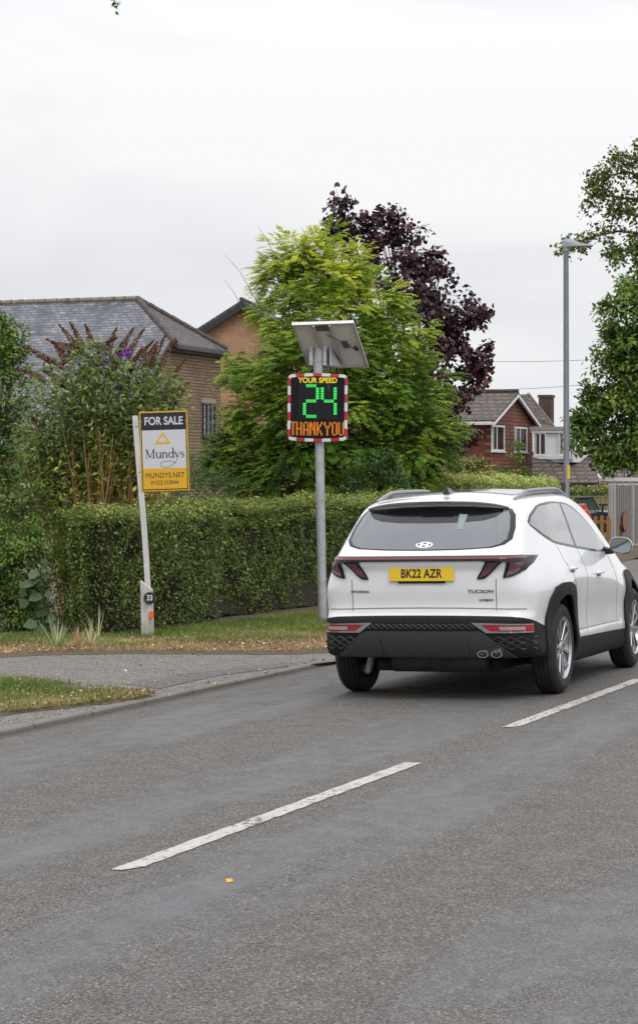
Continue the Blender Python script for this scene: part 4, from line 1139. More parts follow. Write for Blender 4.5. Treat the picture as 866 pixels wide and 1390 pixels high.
# ---------------------------------------------------------------- feathery green tree
def feathery_tree():
    Y = 39.5; r = np.random.default_rng(3)
    b0 = at(452, 650, Y); b0.z = GZ
    root = mk_root('feathery_tree', b0, 'large light green tree with feathery drooping leaves behind the speed sign', 'tree')
    blobs = [(395, 355, 38, 0), (440, 350, 42, .1), (480, 372, 38, .1), (392, 405, 46, 0), (450, 405, 62, -.3), (512, 415, 45, .2),
             (398, 458, 52, -.1), (450, 470, 80, -.5), (530, 470, 58, 0), (362, 530, 58, 0), (430, 540, 90, -.7), (520, 540, 78, -.3), (574, 530, 40, .3),
             (350, 580, 52, .1), (400, 605, 80, -.6), (480, 610, 80, -.7), (555, 595, 66, -.2), (588, 592, 32, .2), (328, 632, 50, .1), (390, 650, 70, -.3), (530, 645, 60, -.1), (322, 560, 22, 0), (318, 518, 24, .2), (312, 494, 16, .2),
             (290, 622, 26, 0), (455, 655, 70, -.3), (412, 345, 22, -.1), (372, 372, 24, 0)]
    C, Rr, O = clumps_from_blobs(blobs, Y, 62, .19, r)
    # fronds: arching rachis with paired leaflets
    nf = 17; P, U, N, idx, d = scatter(C, Rr, O, nf, r, .25, .7)
    out = unit(O[idx] * np.array([1, .9, .35]) + d * .5 + np.array([0, 0, .12]))
    nl = 8; Ls = r.uniform(.16, .32, len(P))
    Vs = []; Qs = []; T = []; base = 0
    upv = np.array([0, 0, 1.0])
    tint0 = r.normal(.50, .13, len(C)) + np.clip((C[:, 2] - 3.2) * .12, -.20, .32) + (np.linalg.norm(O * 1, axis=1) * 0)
    for j in range(nl):
        s = (j + .7) / nl
        pos = P + out * (Ls * s)[:, None] - upv * (Ls * s * s * .30)[:, None]
        tang = unit(out - upv * (s * .9))
        side = unit(np.cross(tang, upv) + rdir(len(P), r) * .25)
        nrm = unit(np.cross(side, tang) * -1); nrm[nrm[:, 2] < 0] *= -1
        wl = (.078 * (1 - .55 * abs(s - .4) * 1.4)) * r.uniform(.75, 1.2, len(P))
        for sg in (-1, 1):
            u = unit(side * sg + tang * .55 - upv * .12)
            V, Q = leaves(pos, u, nrm, wl, wl * .42, .1)
            Vs.append(V); Qs.append(Q + base); base += len(V)
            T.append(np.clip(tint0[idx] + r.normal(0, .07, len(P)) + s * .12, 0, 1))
    V = np.concatenate(Vs); Q = np.concatenate(Qs); T = np.concatenate(T)
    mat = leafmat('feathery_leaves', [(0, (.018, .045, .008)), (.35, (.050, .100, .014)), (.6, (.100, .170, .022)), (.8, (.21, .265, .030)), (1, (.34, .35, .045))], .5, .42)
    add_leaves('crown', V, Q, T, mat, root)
    t_ = limbs(root, Y, b0, blobs[:20], .07, m_bark, 3); shift(t_, root)
    # thin shoots standing out of the crown
    m = MB()
    for (px, py, dx, dy) in ((345, 400, -40, -55), (372, 345, -22, -38), (440, 315, 10, -26), (480, 345, 22, -26), (330, 420, -25, -40), (300, 470, -38, -22), (500, 390, 20, -28), (418, 330, -10, -24)):
        a = at(px + 10, py + 20, Y); b = at(px + dx * .5, py + dy * .6, Y); c = at(px + dx, py + dy, Y); m.tube([a, b, c], [.006, .004, .002], 4, cap=False)
        for s in np.linspace(.25, 1, 9):
            q = b.lerp(c, s) if s > .5 else a.lerp(b, s * 2)
    o = m.build('shoots', m_bark, root); shift(o, root)
feathery_tree()

# ---------------------------------------------------------------- purple maple
def purple_tree():
    Y = 49.0; r = np.random.default_rng(5)
    b0 = at(560, 650, Y); b0.z = GZ
    root = mk_root('maple_tree', b0, 'dark purple leaved maple tree rising behind the light green tree', 'tree')
    blobs = [(462, 300, 34, 0), (495, 318, 40, 0), (530, 325, 38, 0), (565, 345, 36, 0), (480, 350, 50, .3), (540, 375, 60, 0), (585, 380, 40, .2), (600, 420, 48, 0), (628, 432, 34, 0), (560, 440, 70, 0),
             (618, 470, 44, 0), (590, 500, 60, 0), (635, 505, 30, .1), (598, 550, 48, 0), (560, 560, 60, .2), (600, 592, 40, 0), (622, 612, 20, 0), (632, 590, 18, 0), (570, 620, 60, .2), (450, 310, 20, 0), (470, 275, 12, 0), (533, 298, 14, 0), (650, 430, 16, 0), (655, 500, 18, 0), (662, 470, 9, 0), (582, 355, 20, 0)]
    C, Rr, O = clumps_from_blobs(blobs, Y, 25, .21, r)
    P, U, N, idx, d = scatter(C, Rr, O, 36, r, .1, 1.0)
    kp = P[:, 0] / P[:, 1] * F + 433 < 668 ; P, U, N, idx = P[kp], U[kp], N[kp], idx[kp]
    U = unit(U - np.array([0, 0, .35])); L = r.uniform(.055, .112, len(P))
    V, Q = lobed(P, U, N, L, L * .9)
    t0 = r.normal(.4, .16, len(C)); T = np.clip(t0[idx] + r.normal(0, .14, len(P)), 0, 1); T = np.concatenate([T, T, T])
    mat = leafmat('purple_leaves', [(0, (.012, .006, .010)), (.45, (.030, .012, .018)), (.72, (.060, .022, .027)), (.90, (.12, .042, .036)), (1, (.17, .08, .045))], .38, .25, .5)
    add_leaves('crown', V, Q, T, mat, root)
    t_ = limbs(root, Y, b0, blobs[:18], .15, m_bark, 4); shift(t_, root)
    # leading twigs on the outline
    m = MB(); VV = []; QQ = []; TT = []; base = 0
    tw = [((470, 300), (462, 275), (456, 256)), ((530, 330), (532, 305), (535, 284)), ((585, 370), (590, 352), (597, 343)), ((640, 440), (655, 428), (668, 421)), ((640, 500), (655, 492), (668, 499)), ((500, 320), (498, 300), (490, 286)), ((560, 345), (566, 330), (572, 322)), ((640, 520), (648, 526), (654, 522))]
    for a, b, c in tw:
        A, B_, C_ = at(*a, Y), at(*b, Y), at(*c, Y); m.tube([A, B_, C_], [.012, .008, .004], 5, cap=False)
        n = 34; s = r.random(n)
        p = np.array([A.lerp(B_, q * 2) if q < .5 else B_.lerp(C_, q * 2 - 1) for q in s]) + np.clip(r.normal(0, .08, (n, 3)), -.13, .13)
        L = r.uniform(.08, .13, n); V, Q = lobed(p, unit(rdir(n, r) - np.array([0, 0, .4])), unit(rdir(n, r) + np.array([0, -.5, .5])), L, L)
        VV.append(V); QQ.append(Q + base); base += len(V); TT.append(np.tile(r.uniform(.3, .95, n), 3))
    o = m.build('twig', m_bark, root); shift(o, root)
    add_leaves('twig_leaves', np.concatenate(VV), np.concatenate(QQ), np.concatenate(TT), mat, root)
purple_tree()

# ---------------------------------------------------------------- ordinary broadleaf trees
GREENS = {'dark': [(0, (.010, .024, .006)), (.4, (.026, .056, .012)), (.7, (.055, .098, .020)), (1, (.12, .165, .035))],
          'mid': [(0, (.018, .040, .008)), (.4, (.050, .094, .016)), (.7, (.105, .158, .026)), (1, (.23, .26, .05))],
          'olive': [(0, (.022, .034, .008)), (.4, (.055, .080, .018)), (.7, (.11, .135, .028)), (1, (.26, .24, .05))],
          'hedge': [(0, (.016, .028, .007)), (.35, (.048, .076, .015)), (.62, (.098, .130, .028)), (.84, (.175, .200, .050)), (1, (.30, .31, .11))]}
def _unused(): pass
def broadleaf(name, Y, base_px, blobs, label, cat, green, per, rad, nleaf, L0, L1, seed, r0=.12, trunk=True, mat=None, asp=.5, droop=.2, group=None, nsub=3, fork=.35, depth=None):
    r = np.random.default_rng(seed)
    b0 = at(base_px, 650, Y); b0.z = GZ
    root = mk_root(name, b0, label, cat, group)
    C, Rr, O = clumps_from_blobs(blobs, Y, per, rad, r)
    low = C[:, 2] > GZ + .05; C, Rr, O = C[low], Rr[low], O[low]
    P, U, N, idx, d = scatter(C, Rr, O, nleaf, r, .3, .8)
    U = unit(U - np.array([0, 0, droop])); L = r.uniform(L0, L1, len(P))
    keep = P[:, 2] > GZ; P, U, N, L, idx = P[keep], U[keep], N[keep], L[keep], idx[keep]
    V, Q = leaves(P, U, N, L, L * asp, .15)
    t0 = r.normal(.42, .15, len(C)); T = np.clip(t0[idx] + r.normal(0, .13, len(P)), 0, 1)
    mat = mat or leafmat(name + '_leaves', GREENS[green], .42, .25)
    add_leaves('crown' if trunk else 'foliage', V, Q, T, mat, root)
    t_ = limbs(root, Y, b0, blobs[:14], r0, m_bark, nsub, 'trunk' if trunk else 'stems', fork); shift(t_, root)
    return root, mat

# big tree on the right
rt, mt = broadleaf('broadleaf_tree', 50.0, 905, [(870, 380, 30, 0), (850, 425, 42, 0), (880, 440, 60, 0), (835, 470, 32, 0), (862, 490, 55, 0), (900, 500, 80, .3), (812, 545, 30, 0), (845, 540, 48, 0), (880, 570, 60, 0), (806, 585, 24, 0), (840, 600, 30, 0), (862, 612, 26, 0), (930, 420, 80, .5), (950, 540, 100, .5),
           (893, 350, 34, .2), (800, 560, 22, 0), (792, 590, 16, 0), (785, 600, 12, 0), (820, 500, 20, 0), (828, 632, 13, 0), (836, 618, 15, 0), (815, 610, 12, 0), (868, 628, 16, 0), (787, 570, 10, 0)], 'large dark green tree leaning in from the right behind the grey fence', 'tree', 'mid', 24, .27, 62, .09, .17, 11, .22, fork=.3)
# overhanging branch, nearer tree whose trunk is out of frame
def overhang():
    Y = 41.0; r = np.random.default_rng(21)
    b0 = at(1010, 650, Y); b0.z = GZ
    root = mk_root('lime_tree', b0, 'tree outside the frame reaching its leafy branches in at upper right', 'tree')
    m = MB(); tips = []
    T0 = [at(1010, 830, Y), at(1005, 600, Y), at(995, 420, Y), at(985, 250, Y), at(970, 120, Y)]
    T0[0].z = GZ - .1; m.tube(T0, [.20, .17, .14, .10, .05], 12)
    main = [((990, 380), (930, 330), (880, 318), (840, 312), (800, 322), (764, 336)), ((985, 330), (930, 270), (885, 245), (850, 232), (820, 240), (806, 250)), ((980, 280), (930, 220), (890, 205), (858, 196)),
            ((985, 300), (930, 262), (880, 270), (845, 268), (812, 262), (800, 258)), ((990, 420), (930, 340), (885, 300), (852, 290), (826, 282)), ((990, 360), (940, 350), (890, 352), (858, 345)), ((985, 300), (920, 300), (870, 330), (845, 340), (828, 345)),
            ((980, 260), (920, 250), (880, 222), (850, 212), (830, 210))]
    for ln in main:
        pts = [at(*p, Y) + Vector((0, r.normal(0, .10), 0)) for p in ln]; n = len(pts)
        m.tube(pts, [.035 * (1 - i / n) + .006 for i in range(n)], 6, cap=False)
        for i in range(n - 1):
            for s in np.arange(0, 1, .07):
                q = pts[i].lerp(pts[i + 1], s)
                if i == 0: continue
                if r.random() < .62:
                    e = q + Vector((r.normal(-.04, .16), r.normal(0, .22), r.normal(-.04, .17))); m.tube([q, q.lerp(e, .5) + Vector((0, 0, .02)), e], [.005, .004, .002], 4, cap=False); tips.append((q, e))
        for k_ in range(3): tips.append((pts[-2].lerp(pts[-1], k_ / 3), pts[-1] + Vector(r.normal(0, .05, 3))))
    o = m.build('trunk', m_bark, root, smooth=50); shift(o, root)
    P = []
    for q, e in tips:
        k = 17; s = r.random(k) * .9 + .15
        for x in s: P.append(np.array(q.lerp(e, x)) + r.normal(0, .065, 3))
    P = np.array(P); n = len(P); L = r.uniform(.055, .10, n)
    V, Q = leaves(P, unit(rdir(n, r) - np.array([0, 0, .35])), unit(rdir(n, r) + np.array([0, 0, .6])), L, L * .72, .12)
    add_leaves('crown', V, Q, np.clip(r.normal(.42, .2, n), 0, 1), leafmat('lime_leaves', GREENS['olive'], .42, .25), root)
overhang()
# twig tips hanging in at the very top
def hanging_twig(px, top, bot, label, seed):
    Y = 14.0; r = np.random.default_rng(seed)
    a = at(px, top, Y); b0 = Vector(a); root = mk_root('hanging_twig', b0, label, 'twig', 'twig tips at the top edge')
    e = at(px, bot, Y); m = MB(); m.tube([at(px + 30, top - 160, Y), at(px + 3, top - 30, Y), e], [.008, .005, .003], 5); o = m.build('stem', m_bark, root); shift(o, root)
    n = 60; s = r.random(n); P = np.array([a.lerp(e, float(x)) for x in s]) + r.normal(0, .014, (n, 3)) ; L = r.uniform(.02, .035, n)
    V, Q = leaves(P, unit(rdir(n, r) - np.array([0, 0, .8])), rdir(n, r), L, L * .6, .1)
    add_leaves('leaves', V, Q, r.random(n), leafmat('twig_leaves_%d' % seed, GREENS['dark'], .45, .2), root)
hanging_twig(155, -26, 9, 'small dark leafy twig tip hanging in at the top left edge', 31)

# ---------------------------------------------------------------- left side: tree, buddleia, bushes
broadleaf('garden_tree', 31.0, -30, [(0, 470, 34, 0), (18, 500, 24, 0), (-10, 440, 28, 0), (10, 445, 14, 0), (-30, 480, 60, 0), (-10, 540, 50, 0), (5, 600, 45, 0), (-10, 660, 50, 0), (20, 560, 26, 0), (-40, 580, 60, 0), (14, 640, 28, 0), (0, 700, 36, 0), (20, 465, 20, 0)],
          'yellowing green tree at the left edge in front of the slate roof', 'tree', 'mid', 120, .15, 42, .045, .085, 13, .09, nsub=2)
def buddleia():
    Y = 27.6; r = np.random.default_rng(17)
    b0 = at(140, 650, Y); b0.z = GZ; root = mk_root('buddleia_bush', b0, 'tall buddleia bush with brown and purple flower spikes and bare lower stems', 'bush')
    m = MB(); tips = []; mids = []
    tipspx = [(45, 560), (60, 520), (75, 500), (52, 600), (95, 478), (112, 470), (128, 480), (145, 468), (158, 485), (172, 488), (186, 500), (205, 500), (222, 520), (215, 490), (235, 520), (60, 580), (90, 540), (120, 520), (150, 530), (180, 545), (200, 560), (70, 545), (105, 505), (135, 500), (165, 515), (195, 530), (35, 630), (45, 655), (30, 590), (218, 560), (80, 610), (110, 580), (140, 570), (170, 590), (120, 640), (90, 660), (60, 650), (195, 600), (150, 610)]
    for i, (px, py) in enumerate(tipspx):
        bx = 150 + (px - 140) * .42 + r.normal(0, 9); base = at(bx, 650, Y); base.z = GZ; base.y += r.normal(0, .15)
        tip = at(px, py, Y) + Vector((0, r.normal(0, .25), 0)); mid = base.lerp(tip, .5) + Vector(((tip.x - base.x) * -.12, 0, .12))
        m.tube([base, base.lerp(mid, .5) + Vector((r.normal(0, .03), 0, 0)), mid, mid.lerp(tip, .5) + Vector((0, 0, .03)), tip], [.017, .014, .011, .007, .004], 5, cap=False); tips.append(tip); mids.append(mid)
    for i in range(75):                                  # extra bare canes
        bx = r.uniform(85, 212); base = at(bx, 650, Y); base.z = GZ; base.y -= .20; top = at(bx + r.normal(0, 22), r.uniform(560, 620), Y); top.y += r.normal(-.2, .15)
        m.tube([base, base.lerp(top, .6) + Vector((r.normal(0, .05), 0, 0)), top], [.010, .009, .005], 5, cap=False)
    cane = simple('buddleia_cane', (.36, .215, .085), .75, var=.4, scale=6)
    o = m.build('stems', cane, root, smooth=50); shift(o, root)
    P = []; U = []; T = []
    for tip, mid in zip(tips, mids):
        d = (tip - mid); 
        for s in np.linspace(.0, 1.0, 30):
            for _ in range(17 if s > .35 else 7):
                q = mid.lerp(tip, float(s)); hx = r.normal(0, (.05 if s < .25 else .12) if s < .9 else .06); P.append((q.x + hx, q.y + r.normal(0, .15), q.z + r.normal(0, .07)))
                U.append(unit(np.array([[hx * 6 + r.normal(0, .5), r.normal(0, .6), r.normal(-.15, .5)]]))[0])
                T.append(np.clip(r.normal(.44 + max(0, .42 - s) * 1.0, .17), 0, 1))
    for _ in range(1000):                                # sparse leaves low down, yellowish
        px = r.uniform(40, 232); P.append(tuple(np.array(at(px, r.uniform(590, 690), Y)) + np.array([0, r.normal(0, .25), 0]))); U.append(rdir(1, r)[0]); T.append(np.clip(r.normal(.72, .2), 0, 1))
    P = np.array(P); U = np.array(U); n = len(P); L = r.uniform(.06, .115, n)
    V, Q = leaves(P, U, unit(rdir(n, r) * .7 + np.array([0, 0, .7])), L, L * .34, .12)
    mat = leafmat('buddleia_leaves', [(0, (.026, .048, .018)), (.4, (.070, .108, .032)), (.65, (.14, .178, .048)), (.86, (.26, .27, .060)), (1, (.42, .34, .05))], .55, .3)
    add_leaves('foliage', V, Q, np.array(T), mat, root)
    # flower spikes: tapering curved cones made of tiny florets
    brown = leafmat('dead_flowers', [(0, (.050, .025, .015)), (.5, (.12, .060, .034)), (1, (.21, .11, .062))], .9, .05)
    purp = leafmat('purple_flowers', [(0, (.12, .035, .26)), (.5, (.26, .09, .50)), (1, (.42, .20, .68))], .7, .2)
    def spike(px, py, ang, ln, mat, nm, w=.044):
        if nm[0] == 'd': ln *= 1.05; py -= 6; ang *= .8
        if nm[0] == 'p': ln *= 1.35; w *= 1.35
        a = np.array(at(px, py, Y - .12)); d = np.array([sin(ang), r.normal(0, .2), cos(ang)]); d /= np.linalg.norm(d); bend = np.array([math.copysign(1, sin(ang)) * .55, 0, -.25 if abs(ang) > .6 else .35])
        n = 420; s = r.random(n); c = a + d * (s * ln)[:, None] + bend * (s * s * ln * .5)[:, None]
        rad = w * np.sin(np.clip(s * .82 + .18, 0, 1) * pi)**.6 * (1 - s * .55)
        q = rdir(n, r); P_ = c + q * rad[:, None]; L_ = r.uniform(.016, .028, n)
        V, Q = leaves(P_ - q * L_[:, None] * .4, unit(q + rdir(n, r) * .5), rdir(n, r), L_, L_ * .8, .2)
        add_leaves(nm, V, Q, np.clip(r.normal(.45, .22, n), 0, 1), mat, root)
    sp = [(98, 490, -.9, .34), (108, 482, -.7, .30), (112, 478, -.35, .26), (120, 490, -1.1, .34), (88, 505, -1.2, .30), (72, 500, -1.0, .36), (60, 522, -1.2, .30), (125, 478, -.1, .24), (147, 485, .12, .26), (135, 480, .9, .22), (162, 490, .35, .30), (173, 492, .45, .32), (181, 500, .7, .30), (176, 510, .4, .26), (190, 505, .55, .30),
          (205, 505, .35, .36), (198, 515, .25, .30), (214, 520, .30, .42), (225, 535, .55, .36), (222, 548, .9, .34), (232, 560, .6, .28), (155, 505, .1, .26), (140, 500, -.3, .24), (104, 545, -.9, .26), (85, 525, -1.0, .26), (118, 530, -.2, .24), (168, 540, .2, .26), (192, 560, .3, .22), (58, 585, -1.0, .24), (90, 500, -.5, .25)]
    for a in sp: spike(*a, brown, 'dead_flower_spike')
    for a in ((118, 492, 1.2, .20), (127, 494, 1.3, .16), (104, 513, .9, .09), (123, 502, .6, .12), (150, 487, 1.1, .17), (158, 482, .9, .12), (90, 560, .8, .07), (212, 532, 1.2, .11), (137, 487, .5, .14), (88, 625, 1.3, .08), (163, 528, .8, .07), (108, 488, 1.3, .12)):
        spike(*a, purp, 'purple_flower_spike', .034)
buddleia()

def bush(name, Y, px, blobs, label, green, seed, per=300, rad=.13, nleaf=46, L=(.035, .065), asp=.5, mat=None, r0=.03, cat='bush', group=None):
    return broadleaf(name, Y, px, blobs, label, cat, green, per, rad, nleaf, L[0], L[1], seed, r0, False, mat, asp, .1, group, 2, .3)
bush('leafy_bush', 25.2, 10, [(-10, 760, 40, 0), (22, 770, 34, 0), (45, 745, 26, 0), (20, 820, 38, 0), (-15, 830, 40, 0), (48, 800, 24, .1), (5, 725, 22, .1), (40, 722, 16, .2), (30, 850, 20, 0)], 'bright green leafy bush left of the clipped hedge', 'mid', 41, 330, .10, 44, (.035, .07), .45)
bush('rose_bush', 27.0, 40, [(25, 690, 26, 0), (55, 705, 20, 0), (45, 670, 18, 0), (80, 700, 14, .1), (0, 690, 26, 0), (70, 730, 16, 0), (25, 725, 20, .1)], 'olive green shrub with small pale flowers below the buddleia', 'olive', 43, 260, .09, 30, (.03, .06), .55)
bush('dark_shrub', 26.2, 55, [(60, 790, 20, .2), (55, 830, 24, .2), (40, 870, 18, .2), (85, 850, 22, .3), (70, 760, 16, .2)], 'dark shaded shrub between the green bush and the hedge', 'dark', 44, 300, .10, 34, (.03, .05), .6)

# large heart-leaved plant
def big_leaf_plant():
    Y = 24.9; r = np.random.default_rng(51); b0 = at(60, 650, Y); b0.z = GZ
    root = mk_root('broad_leaved_plant', b0, 'low plant with broad grey green leaves left of the hedge', 'plant'); P = []; U = []; N = []; L = []; m = MB()
    for (px, py, l) in ((50, 775, .16), (45, 790, .17), (58, 790, .15), (40, 810, .20), (52, 812, .16), (62, 805, .12), (35, 845, .20), (50, 832, .17), (30, 800, .13), (58, 760, .10), (62, 840, .16), (56, 862, .13), (42, 862, .14)):
        p = np.array(at(px, py, Y)) + np.array([0, r.normal(0, .05), 0]); P.append(p); a = r.normal(0, .9); U.append([sin(a), -.35, -cos(a) * .55 - .2]); N.append([r.normal(0, .3), -.75, .65]); L.append(l)
        m.tube([b0 + Vector((r.normal(0, .04), .05, 0)), Vector(p).lerp(b0, .4) + Vector((0, .04, .1)), Vector(p)], [.006, .005, .003], 5, cap=False)
    o = m.build('stems', simple('plant_stalk', (.06, .09, .03), .6), root); shift(o, root)
    P = P + [p + r.normal(0, .07, 3) for p in P]; U = U + [list(np.array(u) + r.normal(0, .4, 3)) for u in U]; N = N + [list(np.array(u) + r.normal(0, .3, 3)) for u in N]; L = np.array(L + [l * .8 for l in L]) * .78; V, Q = lobed(np.array(P), np.array(U), np.array(N), L, L * .85)
    T = r.random(len(P)); add_leaves('leaves', V, Q, np.tile(T, 3), leafmat('broad_leaves', [(0, (.022, .042, .016)), (1, (.055, .085, .040))], .4, .2), root)
big_leaf_plant()
def strap_plant(px, py, label, seed, n=26, h=.42, col=((.09, .12, .05), (.26, .29, .16)), spread=.9, name='spiky_plant', wdt=.012):
    r = np.random.default_rng(seed); b0 = gnd(px, py, GZ); root = mk_root(name, b0, label, 'plant')
    V = []; Q = []; T = []
    for i in range(n):
        a = r.uniform(0, 2 * pi); t_ = abs(r.normal(0, .5)) * spread; l = h * r.uniform(.5, 1.05); d = np.array([cos(a) * sin(t_), sin(a) * sin(t_), cos(t_)]); s = unit(np.cross(d, [[0, 0, 1.0]]) + .01)[0]
        k = 7; b = len(V); tt = r.random()
        for j in range(k):
            u = j / (k - 1); c = np.array(b0) + d * l * u + np.array([0, 0, -1]) * (u * u * l * .35 * t_); w = wdt * (1 - u)**.7 / 2 + .0006
            V += [c - s * w, c + s * w]
        for j in range(k - 1): q = b + 2 * j; Q.append((q, q + 1, q + 3, q + 2)); T.append(tt)
    add_leaves('leaves', np.array(V), np.array(Q), np.array(T), leafmat(name + '_blades', [(0, col[0]), (1, col[1])], .5, .25), root)
strap_plant(76, 884, 'spiky pale green strap leaved plant at the foot of the bushes', 61, 34, .42)
strap_plant(106, 884, 'withered brown grass tuft below the hedge corner', 62, 90, .30, ((.16, .09, .055), (.42, .29, .17)), 1.2, 'dead_tuft', .006)
strap_plant(124, 880, 'dry straw coloured tuft right of the withered brown one', 65, 70, .30, ((.26, .19, .10), (.50, .40, .24)), 1.2, 'dry_grass_tuft', .006)
strap_plant(133, 872, 'thin upright dry weed stalks at the hedge foot', 63, 9, .55, ((.30, .26, .16), (.45, .38, .24)), .35, 'weed_stalks', .008)

# ---------------------------------------------------------------- clipped hedges
def hedge(name, A, B, depth, h, label, seed, dens=2600, L=(.026, .048), stops=None, brown_end=False, rough_=.035, cat='hedge', wob=.11, h2=None, step_at=None):
    """A, B: ends of the front foot line (x, y); the hedge lies to the left of A->B ... behind it"""
    r = np.random.default_rng(seed); A = np.array(A, float); B = np.array(B, float); ln = np.linalg.norm(B - A); u = (B - A) / ln; w = np.array([-u[1], u[0]])
    b0 = Vector((A[0], A[1], GZ)); root = mk_root(name, b0, label, cat)
    h2 = h2 or h
    rc = .16
    def surf(a, b, side):
        """a along 0..ln, b across profile; returns position & normal. profile: front up, over top, back"""
        # profile length parameter b in [0,1] on front(0..h), round, top, round, back
        H = h + (h2 - h) * a / ln
        q = b; n = len(a)
        x = np.zeros(n); z = np.zeros(n); nx = np.zeros(n); nz = np.zeros(n)
        f1 = H - rc; l1 = f1; l2 = l1 + rc * pi / 2; l3 = l2 + depth - 2 * rc; l4 = l3 + rc * pi / 2
        s = q * (l4 + f1)
        m1 = s < l1; m2 = (s >= l1) & (s < l2); m3 = (s >= l2) & (s < l3); m4 = (s >= l3) & (s < l4); m5 = s >= l4
        x[m1] = 0; z[m1] = s[m1]; nx[m1] = -1
        t_ = (s - l1) / rc; x[m2] = rc - rc * np.cos(t_[m2]); z[m2] = (H - rc)[m2] + rc * np.sin(t_[m2]); nx[m2] = -np.cos(t_[m2]); nz[m2] = np.sin(t_[m2])
        x[m3] = rc + (s - l2)[m3]; z[m3] = H[m3]; nz[m3] = 1
        t_ = (s - l3) / rc; x[m4] = depth - rc + rc * np.sin(t_[m4]); z[m4] = (H - rc)[m4] + rc * np.cos(t_[m4]); nx[m4] = np.sin(t_[m4]); nz[m4] = np.cos(t_[m4])
        x[m5] = depth; z[m5] = (H - (s - l4) - rc)[m5]; nx[m5] = 1
        return x, z, nx, nz
    perim = 2 * (max(h, h2) - rc) + pi * rc + depth - 2 * rc
    nA = int(ln * perim * dens)
    a = r.uniform(0, ln, nA); b = r.uniform(0, 1, nA)
    x, z, nx, nz = surf(a, b, 0)
    # end caps
    nE = int(depth * h * dens * 1.3)
    for end in (0, 1):
        a = np.concatenate([a, np.full(nE, ln * end)]); x = np.concatenate([x, r.uniform(0, depth, nE)]); z = np.concatenate([z, r.uniform(0, h if end == 0 else h2, nE)])
        nx = np.concatenate([nx, np.zeros(nE)]); nz = np.concatenate([nz, np.zeros(nE)])
    n = len(a); endm = np.zeros(n); endm[nA:nA + nE] = -1; endm[nA + nE:] = 1
    # rounded vertical corners at the ends
    Hh = h + (h2 - h) * a / ln
    cr = .40
    for sgn, e0 in ((1, 0.0), (-1, ln)):
        da = np.clip(cr - np.abs(a - e0), 0, cr); pull = cr - np.sqrt(np.maximum(cr * cr - da * da, 0))
        x = np.where(x < depth / 2, np.maximum(x, pull * .8), np.minimum(x, depth - pull * .8)); z = np.minimum(z, Hh - pull * .35)
    # lumps
    def lump(p, q, sd):
        return (np.sin(p * 2.1 + sd) * np.sin(q * 2.7 + sd * 2) + .6 * np.sin(p * 5.3 + 1.3 * sd) * np.sin(q * 4.9 + sd) + .4 * np.sin(p * 11 + sd) * np.sin(q * 9.7)) / 2
    stp = np.clip((a - step_at) / .22, 0, 1) if step_at else np.zeros(n)
    stp = stp * stp * (3 - 2 * stp)
    out = lump(a, z + x, seed) * wob - .25 * stp * (nx < -.3) - .07 * np.clip(1 - z / .4, 0, 1) + np.where(r.random(n) < .012, r.uniform(.02, .10, n), 0) + r.normal(0, rough_, n) - np.abs(r.normal(0, .03, n))
    P = np.zeros((n, 3)); P[:, :2] = A + u * (a + endm * out)[:, None] + w * (x + nx * out)[:, None]; P[:, 2] = GZ + z + nz * out
    P[:, 2] = np.maximum(P[:, 2], GZ + .02)
    Nn = np.zeros((n, 3)); Nn[:, :2] = w * nx[:, None] + u * endm[:, None]; Nn[:, 2] = nz + .01
    # dark gaps: fewer leaves where a slow noise is low, mostly near the foot
    gapn = lump(a * 1.7 + 3, (z + x) * 1.9, seed + 4) + lump(a * 4.1, (z + x) * 4.3, seed + 7) * .6
    low = np.clip(1 - z / (h * .45), 0, 1) * (nx != 0)
    endk = endm
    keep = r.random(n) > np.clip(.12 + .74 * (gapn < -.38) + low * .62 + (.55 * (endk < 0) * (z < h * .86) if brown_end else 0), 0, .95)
    P, Nn, a, z, gapn = P[keep], Nn[keep], a[keep], z[keep], gapn[keep]; n = len(P)
    Nl = unit(Nn + rdir(n, r) * .75 + np.array([0, 0, .30])); U = unit(np.cross(Nl, rdir(n, r)) + Nn * .25)
    Ls = r.uniform(*L, n); V, Q = leaves(P, U, Nl, Ls, Ls * .62, .16)
    T = np.clip(r.normal(.40, .18, n) + .12 * gapn + .22 * np.clip(Nn[:, 2] * 1.5, 0, 1), 0, 1)  # light and shade put in the tint: paler facing up, darker at gaps
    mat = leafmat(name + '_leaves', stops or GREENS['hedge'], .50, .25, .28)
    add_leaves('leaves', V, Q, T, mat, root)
    # twiggy dark body inside
    m = MB(); nS = max(8, int(ln / .25)); i_ = .30 if step_at else .16
    ring = lambda t_: [(i_ , .05), (i_ + .02, h * .5), (i_, h - .28), (i_ + .12, h - .14), (depth - i_ - .12, h - .14), (depth - i_, h - .28), (depth - i_, .05)]
    vs = []; K = 7
    for j in range(nS + 1):
        aa = i_ + .05 + (ln - 2 * i_ - .1) * j / nS
        for k, (xx, zz) in enumerate(ring(0)):
            zz = zz + (h2 - h) * aa / ln * (1 if zz > .3 else 0); dd = r.normal(0, .025)
            p = A + u * aa + w * (xx + dd); vs.append((p[0] - b0.x, p[1] - b0.y, zz + r.normal(0, .02)))
    m.add(vs, [(j * K + k, (j + 1) * K + k, (j + 1) * K + (k + 1) % K, j * K + (k + 1) % K) for j in range(nS) for k in range(K)] + [tuple(range(K)), tuple(range(nS * K, nS * K + K))[::-1]])
    tw = NT(name + '_inside'); f_ = tw.noise(tw.co('Object'), 20, 6, .75)
    inner_col = ((.020, .018, .010), (.055, .045, .026)) if not brown_end else ((.10, .075, .040), (.24, .19, .11))
    m.build('branches', tw.bsdf(tw.mix(f_, *inner_col), .95, bump=tw.bump(f_, 1, .03)), root)
    return root
def W2(px, py, Y=None):
    v = gnd(px, py, GZ); return (v.x, v.y)
